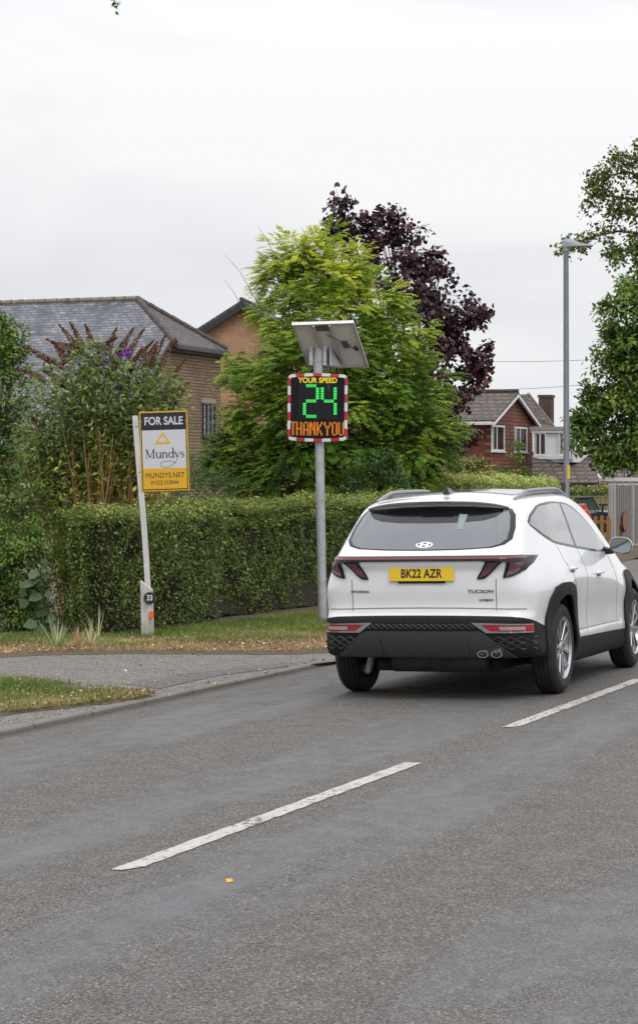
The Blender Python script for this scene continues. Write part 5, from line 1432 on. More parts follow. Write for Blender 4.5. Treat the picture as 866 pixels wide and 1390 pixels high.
hA = (-2.27, 24.6); hB = (2.2, 34.7)
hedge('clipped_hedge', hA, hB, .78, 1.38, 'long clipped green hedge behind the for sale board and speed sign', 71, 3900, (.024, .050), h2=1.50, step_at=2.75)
# ================================================================== more hedges and shrubs
hedge('far_hedge', (2.83, 40.0), (4.90, 45.4), 1.45, 1.80, 'light green clipped hedge beyond the car in front of the brick house', 81, 2200, (.035, .06),
      [(0, (.08, .10, .025)), (.35, (.15, .18, .045)), (.65, (.24, .27, .075)), (1, (.42, .40, .16))], True, .03, h2=1.70)
hedge('low_hedge', (7.6, 74.0), (10.9, 72.8), .8, 1.46, 'low dark green hedge behind the wooden fence by the bungalow', 82, 420, (.06, .11))
bush('evergreen_shrub', 36.5, 505, [(500, 645, 30, 0), (525, 640, 26, 0), (478, 650, 24, 0), (545, 660, 20, 0), (520, 620, 16, 0)], 'dark evergreen shrub with red shoots behind the hedge right of the pole', 'dark', 91, 130, .13, 40, (.05, .09), .42)
bush('conifer_shrub', 33.5, 262, [(262, 655, 20, 0), (285, 652, 22, 0), (240, 672, 20, 0), (312, 660, 24, 0), (290, 690, 20, 0)], 'dark green shrub right of the for sale board', 'dark', 92, 150, .12, 46, (.03, .055), .4)
bush('spotted_laurel', 42.0, 640, [(622, 632, 16, 0), (645, 628, 14, 0), (606, 640, 12, 0), (655, 640, 10, 0)], 'shrub with peach tinted leaves behind the far hedge', 'olive', 93, 130, .14, 34, (.06, .10), .5,
     mat=leafmat('peach_leaves', [(0, (.05, .075, .02)), (.45, (.13, .15, .035)), (.6, (.30, .20, .10)), (1, (.45, .27, .16))], .5, .25))
bush('young_sapling', 60.0, 703, [(703, 604, 7, 0), (702, 622, 6, 0), (704, 640, 8, 0), (690, 644, 8, 0), (672, 645, 9, 0), (718, 645, 6, 0)], 'thin sapling and weeds against the brick wall', 'mid', 94, 160, .12, 22, (.06, .10), .5)
bush('yellow_shrub', 40.5, 590, [(575, 650, 20, 0), (550, 648, 18, 0), (600, 652, 12, 0)], 'mid green shrub tucked behind the far hedge left end', 'mid', 95, 130, .13, 36, (.05, .08), .45)

# ================================================================== grass, straw and fallen leaves
def grass(name, polys, per, hmin, hmax, stops, seed, ymax=46, label=None, wid=.006, lean=.45, fade=None):
    r = np.random.default_rng(seed); P = []
    for poly in polys:
        a = np.array(poly); x0, x1, y0, y1 = max(a[:, 0].min(), -8), min(a[:, 0].max(), 12), a[:, 1].min(), min(a[:, 1].max(), ymax)
        n = int((x1 - x0) * (y1 - y0) * per); q = np.stack([r.uniform(x0, x1, n), r.uniform(y0, y1, n)], -1)
        k = poly_in(q[:, 0], q[:, 1], poly) & (np.abs(q[:, 0]) / q[:, 1] < .158)
        q = q[k]
        if fade is not None: q = q[fade(q, r)]
        P.append(q)
    P = np.concatenate(P); n = len(P); P3 = np.concatenate([P, np.full((n, 1), GZ + .020)], 1)
    d = unit(np.concatenate([r.normal(0, lean, (n, 2)), np.ones((n, 1))], 1)); L = r.uniform(hmin, hmax, n)
    V, Q = leaves(P3, d, unit(rdir(n, r) * np.array([1, 1, .2])), L, r.uniform(.6, 1.3, n) * wid, .1)
    nz = np.sin(P[:, 0] * 2.3) * np.sin(P[:, 1] * 1.9 + 1) * .5 + np.sin(P[:, 0] * 5.1 + 2) * np.sin(P[:, 1] * 4.7) * .3
    T = np.clip(r.normal(.46, .19, n) + .32 * nz, 0, 1)
    mat = leafmat(name + '_blades', stops, .6, .25, .3)
    o = np_mesh(name, V, Q, mat, None, T); tag(o, label, None, None, 'stuff'); return o
green_stops = [(0, (.030, .048, .011)), (.35, (.060, .100, .016)), (.62, (.105, .14, .026)), (.82, (.20, .175, .07)), (1, (.34, .26, .14))]
straw_stops = [(0, (.085, .055, .03)), (.3, (.17, .12, .065)), (.7, (.29, .215, .125)), (1, (.42, .33, .20))]
VG = [G2(-30, 880), G2(60, 884), G2(150, 884), G2(250, 880), G2(450, 872), G2(540, 856), G2(640, 828), G2(780, 786), G2(900, 750), G2(900, 735), G2(866, 742), G2(700, 762), G2(640, 772), (2.6, 36), (.9, 31), (-.9, 27.2), (-2.2, 24.6), (-3.2, 24.8), (-4.2, 24.4)]
grass('verge_grass', [VG, VA], 4600, .02, .080, green_stops, 101, label='short green grass along the hedge foot and by the kerb', fade=lambda q, r: r.random(len(q)) < np.clip(.72 + .5 * np.sin(q[:, 0] * 3.1 + 1) * np.sin(q[:, 1] * 2.3) + .3 * np.sin(q[:, 0] * 7.3) * np.sin(q[:, 1] * 6.1 + 2), .12, 1))
VS = [G2(-30, 893), G2(60, 889), G2(180, 887), G2(300, 888), G2(400, 888), G2(452, 885), G2(540, 862), G2(640, 832), G2(640, 822), G2(450, 862), G2(350, 866), G2(250, 872), G2(150, 874), G2(60, 872), G2(-30, 880)]
VS2 = [G2(0, 971), G2(90, 961), G2(185, 951), G2(212, 946), G2(160, 941), G2(130, 945), G2(60, 955), G2(0, 963), G2(-40, 968), G2(-40, 976)]
grass('dry_straw', [VS, VS2], 5200, .02, .085, straw_stops, 102, label='dead straw coloured grass along the tarmac edge', lean=1.6, wid=.007)
def litter():
    r = np.random.default_rng(103); P = []
    for poly, per in ((VS, 260), (VS2, 400), (VA, 90), (VG, 22)):
        a = np.array(poly); x0, x1, y0, y1 = a[:, 0].min(), a[:, 0].max(), a[:, 1].min(), min(a[:, 1].max(), 40)
        n = int((x1 - x0) * (y1 - y0) * per); q = np.stack([r.uniform(x0, x1, n), r.uniform(y0, y1, n)], -1); q = q[poly_in(q[:, 0], q[:, 1], poly)]
        P.append(np.concatenate([q, np.full((len(q), 1), GZ + .05)], 1))
    # a few along the kerb
    n = 260; s = r.uniform(12, 34, n); nn = NC - HW - .125 + r.normal(0, .10, n); q = np.stack([s * ST + nn * CT, s * CT - nn * ST, np.full(n, GZ + .010)], -1); P.append(q)
    n = 320; s = r.uniform(14, 34, n); nn = NC - HW - r.uniform(.1, 3.3, n); q = np.stack([s * ST + nn * CT, s * CT - nn * ST, np.full(n, GZ + .008)], -1); P.append(q)
    P = np.concatenate(P); n = len(P); L = r.uniform(.018, .045, n)
    V, Q = leaves(P, unit(rdir(n, r) * np.array([1, 1, .25])), unit(rdir(n, r) * .4 + np.array([0, 0, 1])), L, L * .6, .25)
    o = np_mesh('leaf_litter', V, Q, leafmat('fallen_leaves', [(0, (.06, .035, .02)), (.5, (.20, .12, .06)), (.8, (.36, .24, .13)), (1, (.50, .38, .22))], .7, .1), None, r.random(n)); tag(o, 'brown fallen leaves scattered along the verge edge', None, None, 'stuff')
litter()
v = gnd(307, 1195, 0); nn = v.x * CT - v.y * ST; v.z = float(road_z(np.array([nn]))[0]) + .004
Vv, Qq = lobed(np.zeros((1, 3)), np.array([[.8, .3, .12]]), np.array([[0, -.5, 1.0]]), .032, .026)
o = np_mesh('fallen_leaf', Vv, Qq, simple('yellow_leaf', (.72, .38, .02), .6), None); o.location = v; tag(o, 'small yellow leaf lying alone on the tarmac near the centre line', 'leaf')
# darker strip of newer tarmac across the drive
PT = [G2(170, 929), G2(235, 917), G2(330, 906), G2(452, 894), G2(520, 882), G2(520, 886), G2(452, 899), G2(380, 907), G2(300, 917), G2(245, 929), G2(215, 936)]
m = MB(); vs_, es_, fs_, *_ = delaunay_2d_cdt([Vector(p) for p in PT], [], [list(range(len(PT)))], 1, 1e-6)
m.add([(q[0], q[1], GZ + .004) for q in vs_], [tuple(f) for f in fs_]); o = m.build('tarmac_patch', asphalt('dark_tarmac', (.085, .080, .076), (.19, .18, .17), False, 80)); tag(o, kind='structure')

# ================================================================== buildings
def brick(name, c1, c2, mortar, axis='x', sz=(.225, .075), var=.35, mort=.010, rough=.85):
    t = NT(name); c = t.co('Object'); sp = t.n('ShaderNodeSeparateXYZ'); t.l(c, sp.inputs[0]); cb = t.n('ShaderNodeCombineXYZ')
    t.l(sp.outputs[0 if axis == 'x' else 1], cb.inputs[0]); t.l(sp.outputs[2], cb.inputs[1])
    b = t.n('ShaderNodeTexBrick'); t.l(cb.outputs[0], b.inputs['Vector']); b.inputs['Scale'].default_value = 1
    b.inputs['Brick Width'].default_value = sz[0]; b.inputs['Row Height'].default_value = sz[1]; b.inputs['Mortar Size'].default_value = mort; b.inputs['Mortar Smooth'].default_value = .3
    b.inputs['Color1'].default_value = lin(c1); b.inputs['Color2'].default_value = lin(c2); b.inputs['Mortar'].default_value = lin(mortar); b.inputs['Bias'].default_value = 0
    f = t.noise(c, .9, 5, .6); g = t.noise(c, 9, 4, .7)
    col = t.mix(1.0, b.outputs['Color'], t.ramp(f, [(.3, 1 - var), (.7, 1.05)]), 'MULTIPLY'); col = t.mix(1.0, col, t.ramp(g, [(.3, .75), (.7, 1.1)]), 'MULTIPLY')
    return t.bsdf(col, rough, bump=t.bump(b.outputs['Fac'], -.4, .008))
def tiles(name, c1, c2, axis='x', sz=(.28, .14), stain=((.45, 0), (.62, .8)), stainc=(.03, .028, .025), rough=.7, streak=True, mort=.016):
    t = NT(name); c = t.co('Object'); sp = t.n('ShaderNodeSeparateXYZ'); t.l(c, sp.inputs[0]); cb = t.n('ShaderNodeCombineXYZ')
    t.l(sp.outputs[0 if axis == 'x' else 1], cb.inputs[0]); t.l(sp.outputs[2], cb.inputs[1])
    b = t.n('ShaderNodeTexBrick'); t.l(cb.outputs[0], b.inputs['Vector']); b.inputs['Scale'].default_value = 1
    b.inputs['Brick Width'].default_value = sz[0]; b.inputs['Row Height'].default_value = sz[1]; b.inputs['Mortar Size'].default_value = mort; b.inputs['Mortar Smooth'].default_value = .4
    b.inputs['Color1'].default_value = lin(c1); b.inputs['Color2'].default_value = lin(c2); b.inputs['Mortar'].default_value = lin(stainc)
    st = t.noise(t.co('Object', (1, 1, .28) if streak else (1, 1, 1)), 1.5, 7, .72); g = t.noise(c, 7, 5, .75)
    col = t.mix(t.ramp(st, [(stain[0][0], stain[0][1]), (stain[1][0], stain[1][1])]), b.outputs['Color'], stainc)
    col = t.mix(t.ramp(g, [(.56, 0), (.70, .55)]), col, (.30, .29, .26)); col = t.mix(1.0, col, t.ramp(g, [(.3, .8), (.7, 1.15)]), 'MULTIPLY')
    frac = t.math('FRACT', t.math('DIVIDE', sp.outputs[2], sz[1])); return t.bsdf(col, rough, bump=t.bump(frac, -.7, .02))
def quad_slab(mb, P, th, mi=0):
    P = [Vector(p) for p in P]; n = (P[1] - P[0]).cross(P[-1] - P[0]).normalized()
    if n.z < 0: n = -n
    k = len(P); vs = P + [p - n * th for p in P]
    mb.add(vs, [tuple(range(k)), tuple(range(k, 2 * k))[::-1]] + [(i, (i + 1) % k, k + (i + 1) % k, k + i) for i in range(k)], mi)
upvc = simple('white_upvc', (.72, .73, .74), .35, var=.08, scale=3); dglass = NT('house_glass').bsdf((.035, .045, .045), .05, 0, spec=.8)
curtain = simple('net_curtain', (.42, .43, .40), .9, var=.2, scale=5)
def window(parent, M_, w, h, mull=(.5,), fr=.06, mat=None, pane=None, bars=0, nm='window', curt=True):
    """local: x width, z height, -y outwards"""
    m = MB(); f = mat or upvc
    for lo, hi in (((-w / 2, -.04, 0), (w / 2, .05, fr)), ((-w / 2, -.04, h - fr), (w / 2, .05, h)), ((-w / 2, -.04, fr), (-w / 2 + fr, .05, h - fr)), ((w / 2 - fr, -.04, fr), (w / 2, .05, h - fr))): m.box(lo, hi, 0, M_)
    for u in mull: x = -w / 2 + w * u; m.box((x - fr * .5, -.035, fr), (x + fr * .5, .045, h - fr), 0, M_)
    for k in range(bars): z = h * (k + 1) / (bars + 1); m.box((-w / 2 + fr, -.02, z - .012), (w / 2 - fr, .0, z + .012), 0, M_)
    m.box((-w / 2 - .04, -.09, -.06), (w / 2 + .04, .0, -.001), 0, M_)
    o = m.build(nm, f, parent)
    m = MB(); m.box((-w / 2 + fr * .5, .0, fr * .5), (w / 2 - fr * .5, .02, h - fr * .5), 0, M_); m.build('pane', pane or dglass, o)
    if curt:
        m = MB(); m.box((-w / 2 + fr, -.004, fr), (-w / 2 + w * .22, -.001, h - fr), 0, M_); m.build('curtain', curtain, o)
    return o
RX = Matrix.Rotation(pi / 2, 4, 'Z')       # turns the outward -y of a window to +x
def frame_root(name, loc, label, cat='house', rot=None):
    o = empty(name, loc, -TH if rot is None else rot, label, cat); return o

# ---- slate roofed house: local x towards the road, y along the road
def slate_house():
    root = frame_root('slate_roofed_house', (-5.94, 74.0, 0), 'buff brick house with hipped grey slate roof on the left')
    a, b = 1.99, 2.11; zr, ze = 7.59, 6.07; k = (zr - ze) / a
    L = 16; c = 4.6; ye = -a - c; zl = ze - c * k
    bx = brick('buff_brick_front', (.36, .235, .135), (.22, .145, .085), (.34, .29, .22), 'x'); by = brick('buff_brick_side', (.42, .29, .175), (.28, .185, .11), (.13, .10, .07), 'y', (.28, .10), .3, .022)
    m = MB()
    # road-side wall with the catslide edge, and its long walls
    e = .12
    side = [(a - .0, 0), (a, ze - .12), (-a, ze - .12), (ye + .3, zl + .1), (ye + .3, 0)]
    m.prism(side, lambda p, q, d: (d, p, q), b - .30, b - .02, 0)
    m.box((-L, ye + .3, 0), (b - .31, ye + .55, zl + .02), 1); m.box((-L, a - .25, 0), (b - .31, a - .01, ze - .15), 1)
    m.build('wall', [by, bx], root)
    sl = tiles('roof_slate', (.16, .17, .20), (.28, .29, .33), 'x', (.26, .095), ((.40, 0), (.62, .85)), (.065, .066, .078), .6); sh = tiles('hip_slate', (.085, .074, .072), (.135, .118, .112), 'y', (.26, .10), ((.45, 0), (.65, .7)), (.04, .036, .035))
    m = MB()
    quad_slab(m, [(0, 0, zr), (-L, 0, zr), (-L, ye, zl), (b, ye, zl), (b, -a, ze)], .10); m.build('roof', sl, root)
    m = MB(); quad_slab(m, [(0, 0, zr), (b + .25, -a - .1, ze - .12), (b + .25, a + .1, ze - .12)], .10); m.build('hip_roof', sh, root)
    m = MB(); quad_slab(m, [(0, 0, zr), (b, a, ze), (-L, a, ze), (-L, 0, zr)], .10); m.build('rear_roof', sl, root)
    rt = simple('ridge_tile', (.13, .11, .10), .8, var=.5, scale=5)
    for P, Q_, nm in (((0, 0, zr + .02), (-L, 0, zr + .02), 'ridge_tiles'), ((0, 0, zr + .02), (b + .2, -a - .08, ze - .05), 'hip_tiles'), ((0, 0, zr + .02), (b + .2, a + .08, ze - .05), 'hip_tiles')):
        m = MB(); P = Vector(P); Q_ = Vector(Q_); n = int((Q_ - P).length / .42)
        for i in range(n): m.tube([P.lerp(Q_, i / n), P.lerp(Q_, (i + .97) / n)], [.105, .088], 8)
        m.build(nm, rt if nm != 'ridge_tiles' else simple('ridge_pale', (.30, .255, .19), .8, var=.5, scale=5), root)
    m = MB(); m.box((b + .20, -a - .15, ze - .28), (b + .32, a + .15, ze - .15)); m.build('gutter', simple('black_gutter', (.02, .02, .022), .4), root, bevel=.02)
    m = MB(); m.box((b - .02, -a - .05, ze - .34), (b + .20, a + .1, ze - .24)); m.build('soffit', simple('dark_soffit', (.05, .045, .04), .6), root)
    m = MB(); m.tube([(b + .02, -a - .02, ze - .02), (b + .02, ye, zl - .02)], .055, 6); m.build('verge_trim', simple('verge_dark', (.035, .033, .035), .6), root)
    dk = simple('dark_window_frame', (.05, .052, .06), .5)
    window(root, Matrix.Translation((b, -a + 2.98, 3.1)) @ RX, 1.02, 1.08, (.33, .66), .05, dk, dglass, 4)
    m = MB(); m.box((b - .02, -a + 2.4, 4.19), (b + .015, -a + 3.55, 4.34)); m.build('lintel', simple('stone_lintel', (.34, .30, .24), .8, var=.2), root)
    window(root, Matrix.Translation((b, -a - .1, 2.7)) @ RX, .9, 1.5, (.5,), .06, dk)
    # the wall that faces the garden below the long slope, with two windows
    for x in (-1.2, -5.0): window(root, Matrix.Translation((x, ye + .3, .9)), 1.2, 1.2, (.5,), .06)
slate_house()
def orange_house():
    root = frame_root('orange_gable_house', (-2.89, 86.0, 0), 'peach brick house with black gable roof between the slate roof and the tree', rot=R(-8))
    zr = 8.35; hw = 3.9; k = .62; ze = zr - hw * k
    br = brick('peach_brick', (.56, .30, .165), (.44, .235, .13), (.50, .36, .25), 'x', (.225, .075), .2)
    m = MB(); m.prism([(-hw, 0), (hw, 0), (hw, ze), (0, zr), (-hw, ze)], lambda p, q, d: (p, d, q), .02, 7, 0); m.build('wall', br, root)
    rf = tiles('dark_roof_tile', (.055, .058, .062), (.085, .088, .092), 'y', (.3, .3), ((.5, 0), (.7, .6)), (.03, .03, .03)); bk = simple('black_bargeboard', (.022, .026, .028), .45)
    m = MB(); o_ = .35
    for s in (-1, 1): quad_slab(m, [(0, -.35, zr + .14), (s * (hw + o_), -.35, ze - o_ * k + .14), (s * (hw + o_), 7.3, ze - o_ * k + .14), (0, 7.3, zr + .14)], .10)
    m.build('roof', rf, root)
    m = MB()
    for s in (-1, 1):
        m.prism([(0, zr + .02), (s * (hw + o_), ze - o_ * k + .02), (s * (hw + o_), ze - o_ * k - .22), (0, zr - .22)], lambda p, q, d: (p, d, q), -.38, -.32)
    m.build('bargeboard', bk, root)
    m = MB(); m.tube([(0, -.36, zr + .17), (0, 7.3, zr + .17)], .09, 8); m.build('ridge_tiles', rf, root)
    window(root, Matrix.Translation((.8, 0, 5.0)), 1.2, 1.1)
orange_house()

# ---- red brick house with its end gable towards the road
def red_house():
    root = frame_root('red_brick_house', (7.22, 95.0, 0), 'red brown brick house with brown tiled roof and two white windows in its gable')
    W = 6.56; zr, ze = 5.32, 4.16; L = 9.0
    by = brick('red_brick_gable', (.33, .122, .072), (.23, .084, .052), (.10, .048, .035), 'y', (.4, .155), .3, .030); bx = brick('red_brick_flank', (.25, .07, .045), (.16, .05, .035), (.13, .07, .05), 'x', (.3, .10), .3, .012)
    m = MB(); m.prism([(0, -1), (W, -1), (W, ze), (W / 2, zr), (0, ze)], lambda p, q, d: (d, p, q), -.25, 0, 0)
    m.box((-L, 0.0, -1), (-.26, .25, ze), 1); m.box((-L, W - .25, -1), (-.26, W, ze), 1); m.build('wall', [by, bx], root)
    tl = tiles('brown_tile', (.115, .082, .066), (.165, .120, .098), 'x', (.36, .17), ((.44, 0), (.62, .6)), (.035, .030, .026), mort=.035)
    k = (zr - ze) / (W / 2); o_ = .40; m = MB()
    for s in (-1, 1): quad_slab(m, [(.28, W / 2, zr + .16), (.28, W / 2 + s * (W / 2 + o_), ze - o_ * k + .16), (-L, W / 2 + s * (W / 2 + o_), ze - o_ * k + .16), (-L, W / 2, zr + .16)], .10)
    m.build('roof', tl, root)
    m = MB()
    for s in (-1, 1): m.prism([(W / 2, zr + .06), (W / 2 + s * (W / 2 + o_), ze - o_ * k + .06), (W / 2 + s * (W / 2 + o_), ze - o_ * k - .07), (W / 2, zr - .07)], lambda p, q, d: (d, p, q), .20, .30)
    m.build('bargeboard', upvc, root)
    m = MB(); m.box((-L, -o_ - .12, ze - o_ * k - .06), (.2, -o_ + .0, ze - o_ * k + .08)); m.build('gutter', upvc, root, bevel=.02)
    m = MB(); m.tube([(.28, W / 2, zr + .2), (-L, W / 2, zr + .2)], .08, 8); m.build('ridge_tiles', simple('ridge_brown', (.10, .07, .055), .8, var=.4, scale=4), root)
    for t0, t1, m_ in ((.05, 2.0, .42), (3.6, 5.55, .45)):
        window(root, Matrix.Translation((0, (t0 + t1) / 2, 2.88)) @ RX, t1 - t0, 1.10, (m_,), .075)
    # rear block with a verge falling to the right, chimney, flat-roofed dormer, lower tiled roof
    def loc(px, py, Y): return Matrix.Rotation(TH, 4, 'Z') @ (at(px, py, Y) - Vector((7.22, 95, 0)))
    m = MB(); P = [loc(696, 536, 100), loc(717, 534.5, 104), loc(752, 580, 106), loc(722, 586, 101)]; quad_slab(m, P, .12); m.build('rear_roof', tl, root)
    m = MB(); a, b = P[1], P[2]; m.tube([a + Vector((0, -.02, .02)), b + Vector((0, -.02, .02))], .07, 6); m.build('verge_trim', simple('pale_verge', (.38, .37, .35), .7, var=.2), root)
    cb = brick('chimney_brick', (.17, .095, .07), (.11, .065, .05), (.12, .09, .07), 'x', (.225, .075), .4)
    c0 = loc(741.5, 578, 107.5); m = MB(); m.box((c0.x - .30, c0.y - .3, 2.5), (c0.x + .30, c0.y + .3, 5.55)); m.box((c0.x - .34, c0.y - .34, 5.56), (c0.x + .34, c0.y + .34, 5.70)); m.build('chimney', cb, root, bevel=.01)
    d0 = loc(724, 617, 98); z0, z1 = 2.72, 3.80; w_ = 1.75
    m = MB(); m.box((d0.x, d0.y, z0 - .3), (d0.x + w_, d0.y + 3, z1)); dm = m.build('dormer', simple('white_cladding', (.70, .72, .75), .5, var=.06), root)
    m = MB(); m.box((d0.x - .12, d0.y - .18, z1 + .01), (d0.x + w_ + .1, d0.y + 3, z1 + .16)); m.build('flat_roof', simple('dormer_fascia', (.30, .29, .28), .6), dm)
    m = MB(); m.box((d0.x - .08, d0.y - .14, z1 - .10), (d0.x + w_ + .06, d0.y - .005, z1 + .005)); m.build('fascia', upvc, dm)
    window(dm, Matrix.Translation((d0.x + .32, d0.y - .06, z0)), .56, .98, (.5,), .06); window(dm, Matrix.Translation((d0.x + w_ - .34, d0.y - .06, z0)), .56, .98, (.4,), .06)
    m = MB(); m.box((d0.x - .05, d0.y - .16, z0 - .16), (d0.x + w_ + .35, d0.y - .07, z0 - .07)); m.build('sill', upvc, dm)
    P = [loc(722, 613, 98.4), loc(800, 598, 102.5), loc(814, 655, 96.0), loc(722, 655, 95.2)]
    m = MB(); quad_slab(m, P, .12); m.build('lower_roof', tl, root)
red_house()
def bungalow():
    o0 = at(815, 650, 100); o0.z = 0
    root = frame_root('bungalow', o0, 'low bungalow with brown tiled roof and white fascia behind the grey fence')
    def loc(px, py, Y): return Matrix.Rotation(TH, 4, 'Z') @ (at(px, py, Y) - o0)
    tl = tiles('bungalow_tile', (.15, .105, .085), (.21, .155, .125), 'x', (.36, .20), ((.44, 0), (.62, .55)), (.045, .038, .032), mort=.04)
    m = MB(); quad_slab(m, [loc(772, 600, 106), loc(990, 592, 112), loc(990, 655, 103), loc(818, 655, 101)], .12); m.build('roof', tl, root)
    m = MB(); a = loc(762, 660, 98.0); b = loc(818, 659, 99.5); m.box((a.x, a.y, 1.50), (b.x + .3, a.y + .12, 1.66)); c = loc(812, 656, 100.5); m.box((c.x, c.y - .3, 1.60), (c.x + 6, c.y - .18, 1.76)); m.build('fascia', upvc, root)
    m = MB(); a = loc(806, 641, 101.2); b = loc(820, 656, 100.2); m.tube([a, b], .10, 6); m.build('verge_board', upvc, root)
    br = brick('bungalow_brick', (.25, .10, .07), (.17, .07, .05), (.22, .15, .11), 'x')
    a = loc(762, 660, 98.6); m = MB(); m.box((a.x, a.y, -1), (a.x + 9, a.y + 4, 1.49)); m.build('wall', br, root)
    window(root, Matrix.Translation((a.x + .75, a.y - .02, .85)), .55, .55, (.5,), .06); window(root, Matrix.Translation((a.x + 2.9, a.y - .02, .6)), 1.2, .9, (.5,), .06)
    m = MB(); m.box((a.x + 1.45, a.y - .5, -1), (a.x + 1.58, a.y - .38, 1.49)); m.build('porch_post', upvc, root)
bungalow()
def wires():
    bk = simple('wire_grey', (.12, .12, .13), .6)
    for i, (p, q, lab) in enumerate((((560, 486, 120), (960, 478, 80), 'upper thin overhead wire crossing the sky right of the lamp column'), ((650, 528, 110), (960, 497, 80), 'lower thin overhead wire above the brick house'))):
        a, b = at(*p), at(*q); pts = [a.lerp(b, s) - Vector((0, 0, .25 * (4 * s * (1 - s)))) for s in np.linspace(0, 1, 14)]
        m = MB(); m.tube(pts, .010, 5); o = m.build('overhead_wire', bk); tag(o, lab, 'wire', 'overhead wires')
wires()

# ================================================================== right hand garden things
def grey_fence():
    p0 = at(832.5, 650, 56.0); p0.z = GZ
    root = empty('wooden_fence', p0, -TH, 'weathered grey board fence with pale concrete posts at the right edge', 'fence')
    wood = NT('grey_boards'); c = wood.co('Object'); f = wood.noise(wood.co('Object', (1, 1, .06)), 26, 6, .7); sp = wood.n('ShaderNodeSeparateXYZ'); wood.l(c, sp.inputs[0])
    bd = wood.math('FRACT', wood.math('DIVIDE', sp.outputs[1], .115)); col = wood.mix(f, (.13, .118, .11), (.33, .305, .29)); col = wood.mix(wood.ramp(bd, [(.0, 1), (.07, 0)]), col, (.03, .028, .026))
    wm = wood.bsdf(col, .85); conc = simple('concrete_post', (.46, .44, .42), .85, var=.2, scale=6)
    H = 1.60
    m = MB(); m.box((-.10, -.16, -.1), (.06, .02, H + .02)); m.build('gate_post', conc, root, bevel=.012)
    m = MB(); m.box((-.03, -.30, -.1), (.03, -.17, H + .01)); m.build('gate_stop', conc, root, bevel=.01)
    for k in range(6):
        y0 = .03 + k * 1.98
        m = MB()
        n = 16
        for i in range(n):
            a = y0 + 1.84 * i / n; m.box((-.012 + (i % 2) * .012, a, .06), (.004 + (i % 2) * .012, a + 1.84 / n + .012, H - .03 + .006 * math.sin(i * 2.1 + k)))
        m.build('fence_panel', wm, root)
        m = MB(); m.box((-.05, y0 + 1.85, -.1), (.07, y0 + 1.97, H + .03)); m.build('post', conc, root, bevel=.012)
        if k: m = MB(); m.box((-.03, y0, 0), (.03, y0 + 1.84, .06)); m.build('gravel_board', conc, root)
    m = MB(); m.box((.012, .04, H - .17), (.022, .36, H - .14)); m.box((.012, .04, H - .22), (.022, .10, H - .09)); m.build('hinge', simple('black_iron', (.015, .015, .015), .5), root)
    m = MB(); m.lathe([(.001, .01), (.03, .01), (.032, 0)], 12, Matrix.Translation((.0, -.165, H - .28)) @ Matrix.Rotation(pi / 2, 4, 'X')); m.build('red_disc', simple('red_enamel', (.35, .03, .03), .4), root)
grey_fence()
def slice_sign():
    p0 = at(846.5, 650, 53.5); p0.z = GZ
    root = empty('log_slice_sign', p0, -TH, 'round wooden log slice on a short orange brown post before the grey fence', 'wooden sign')
    w = NT('log_slice'); c = w.co('Object'); r_ = w.n('ShaderNodeVectorMath', operation='LENGTH'); mp = w.n('ShaderNodeMapping'); mp.inputs['Scale'].default_value = (0, 1, 1); mp.inputs['Location'].default_value = (0, 0, -.74); w.l(c, mp.inputs[0]); w.l(mp.outputs[0], r_.inputs[0])
    rr = w.math('SINE', w.math('MULTIPLY', w.math('ADD', r_.outputs['Value'], w.math('MULTIPLY', w.noise(c, 5, 3), .05)), 220)); col = w.mix(w.ramp(rr, [(.2, 0), (.8, 1)]), (.40, .19, .085), (.27, .12, .05)); col = w.mix(w.ramp(r_.outputs['Value'], [(.205, 0), (.225, 1)]), col, (.10, .055, .035))
    m = MB(); k = 30; ring = [(.225 * (1 + .05 * sin(a * 3) + .03 * sin(a * 7 + 1)) * cos(a), .255 * (1 + .05 * sin(a * 3)) * sin(a) + .74) for a in np.linspace(0, 2 * pi, k, endpoint=False)]
    m.prism(ring, lambda a, b, d: (d, a, b), -.03, .04); m.build('slice', w.bsdf(col, .75), root, bevel=.006)
    m = MB(); m.box((-.09, -.05, -.1), (-.035, .05, .70)); m.build('post', simple('stained_post', (.28, .12, .05), .8, var=.35, scale=12), root, bevel=.006)
slice_sign()
def picket():
    p0 = at(829, 650, 55.6); p0.z = GZ
    root = empty('picket_fence', p0, -TH, 'golden brown picket fence beside the grey gate post', 'fence')
    wd = simple('golden_wood', (.44, .215, .055), .7, var=.35, scale=9); n = 13
    for i in range(n):
        x = -.06 - .16 * i; m = MB(); h = .84 + .012 * sin(i * 1.9)
        m.prism([(x - .045, .04), (x + .045, .04), (x + .045, h - .04), (x, h), (x - .045, h - .04)], lambda a, b, d: (a, d, b), -.02, .0); m.build('picket', wd, root, bevel=.004)
    for z in (.22, .64): m = MB(); m.box((-.06 - .16 * n, .001, z), (.0, .035, z + .08)); m.build('rail', wd, root, bevel=.004)
picket()
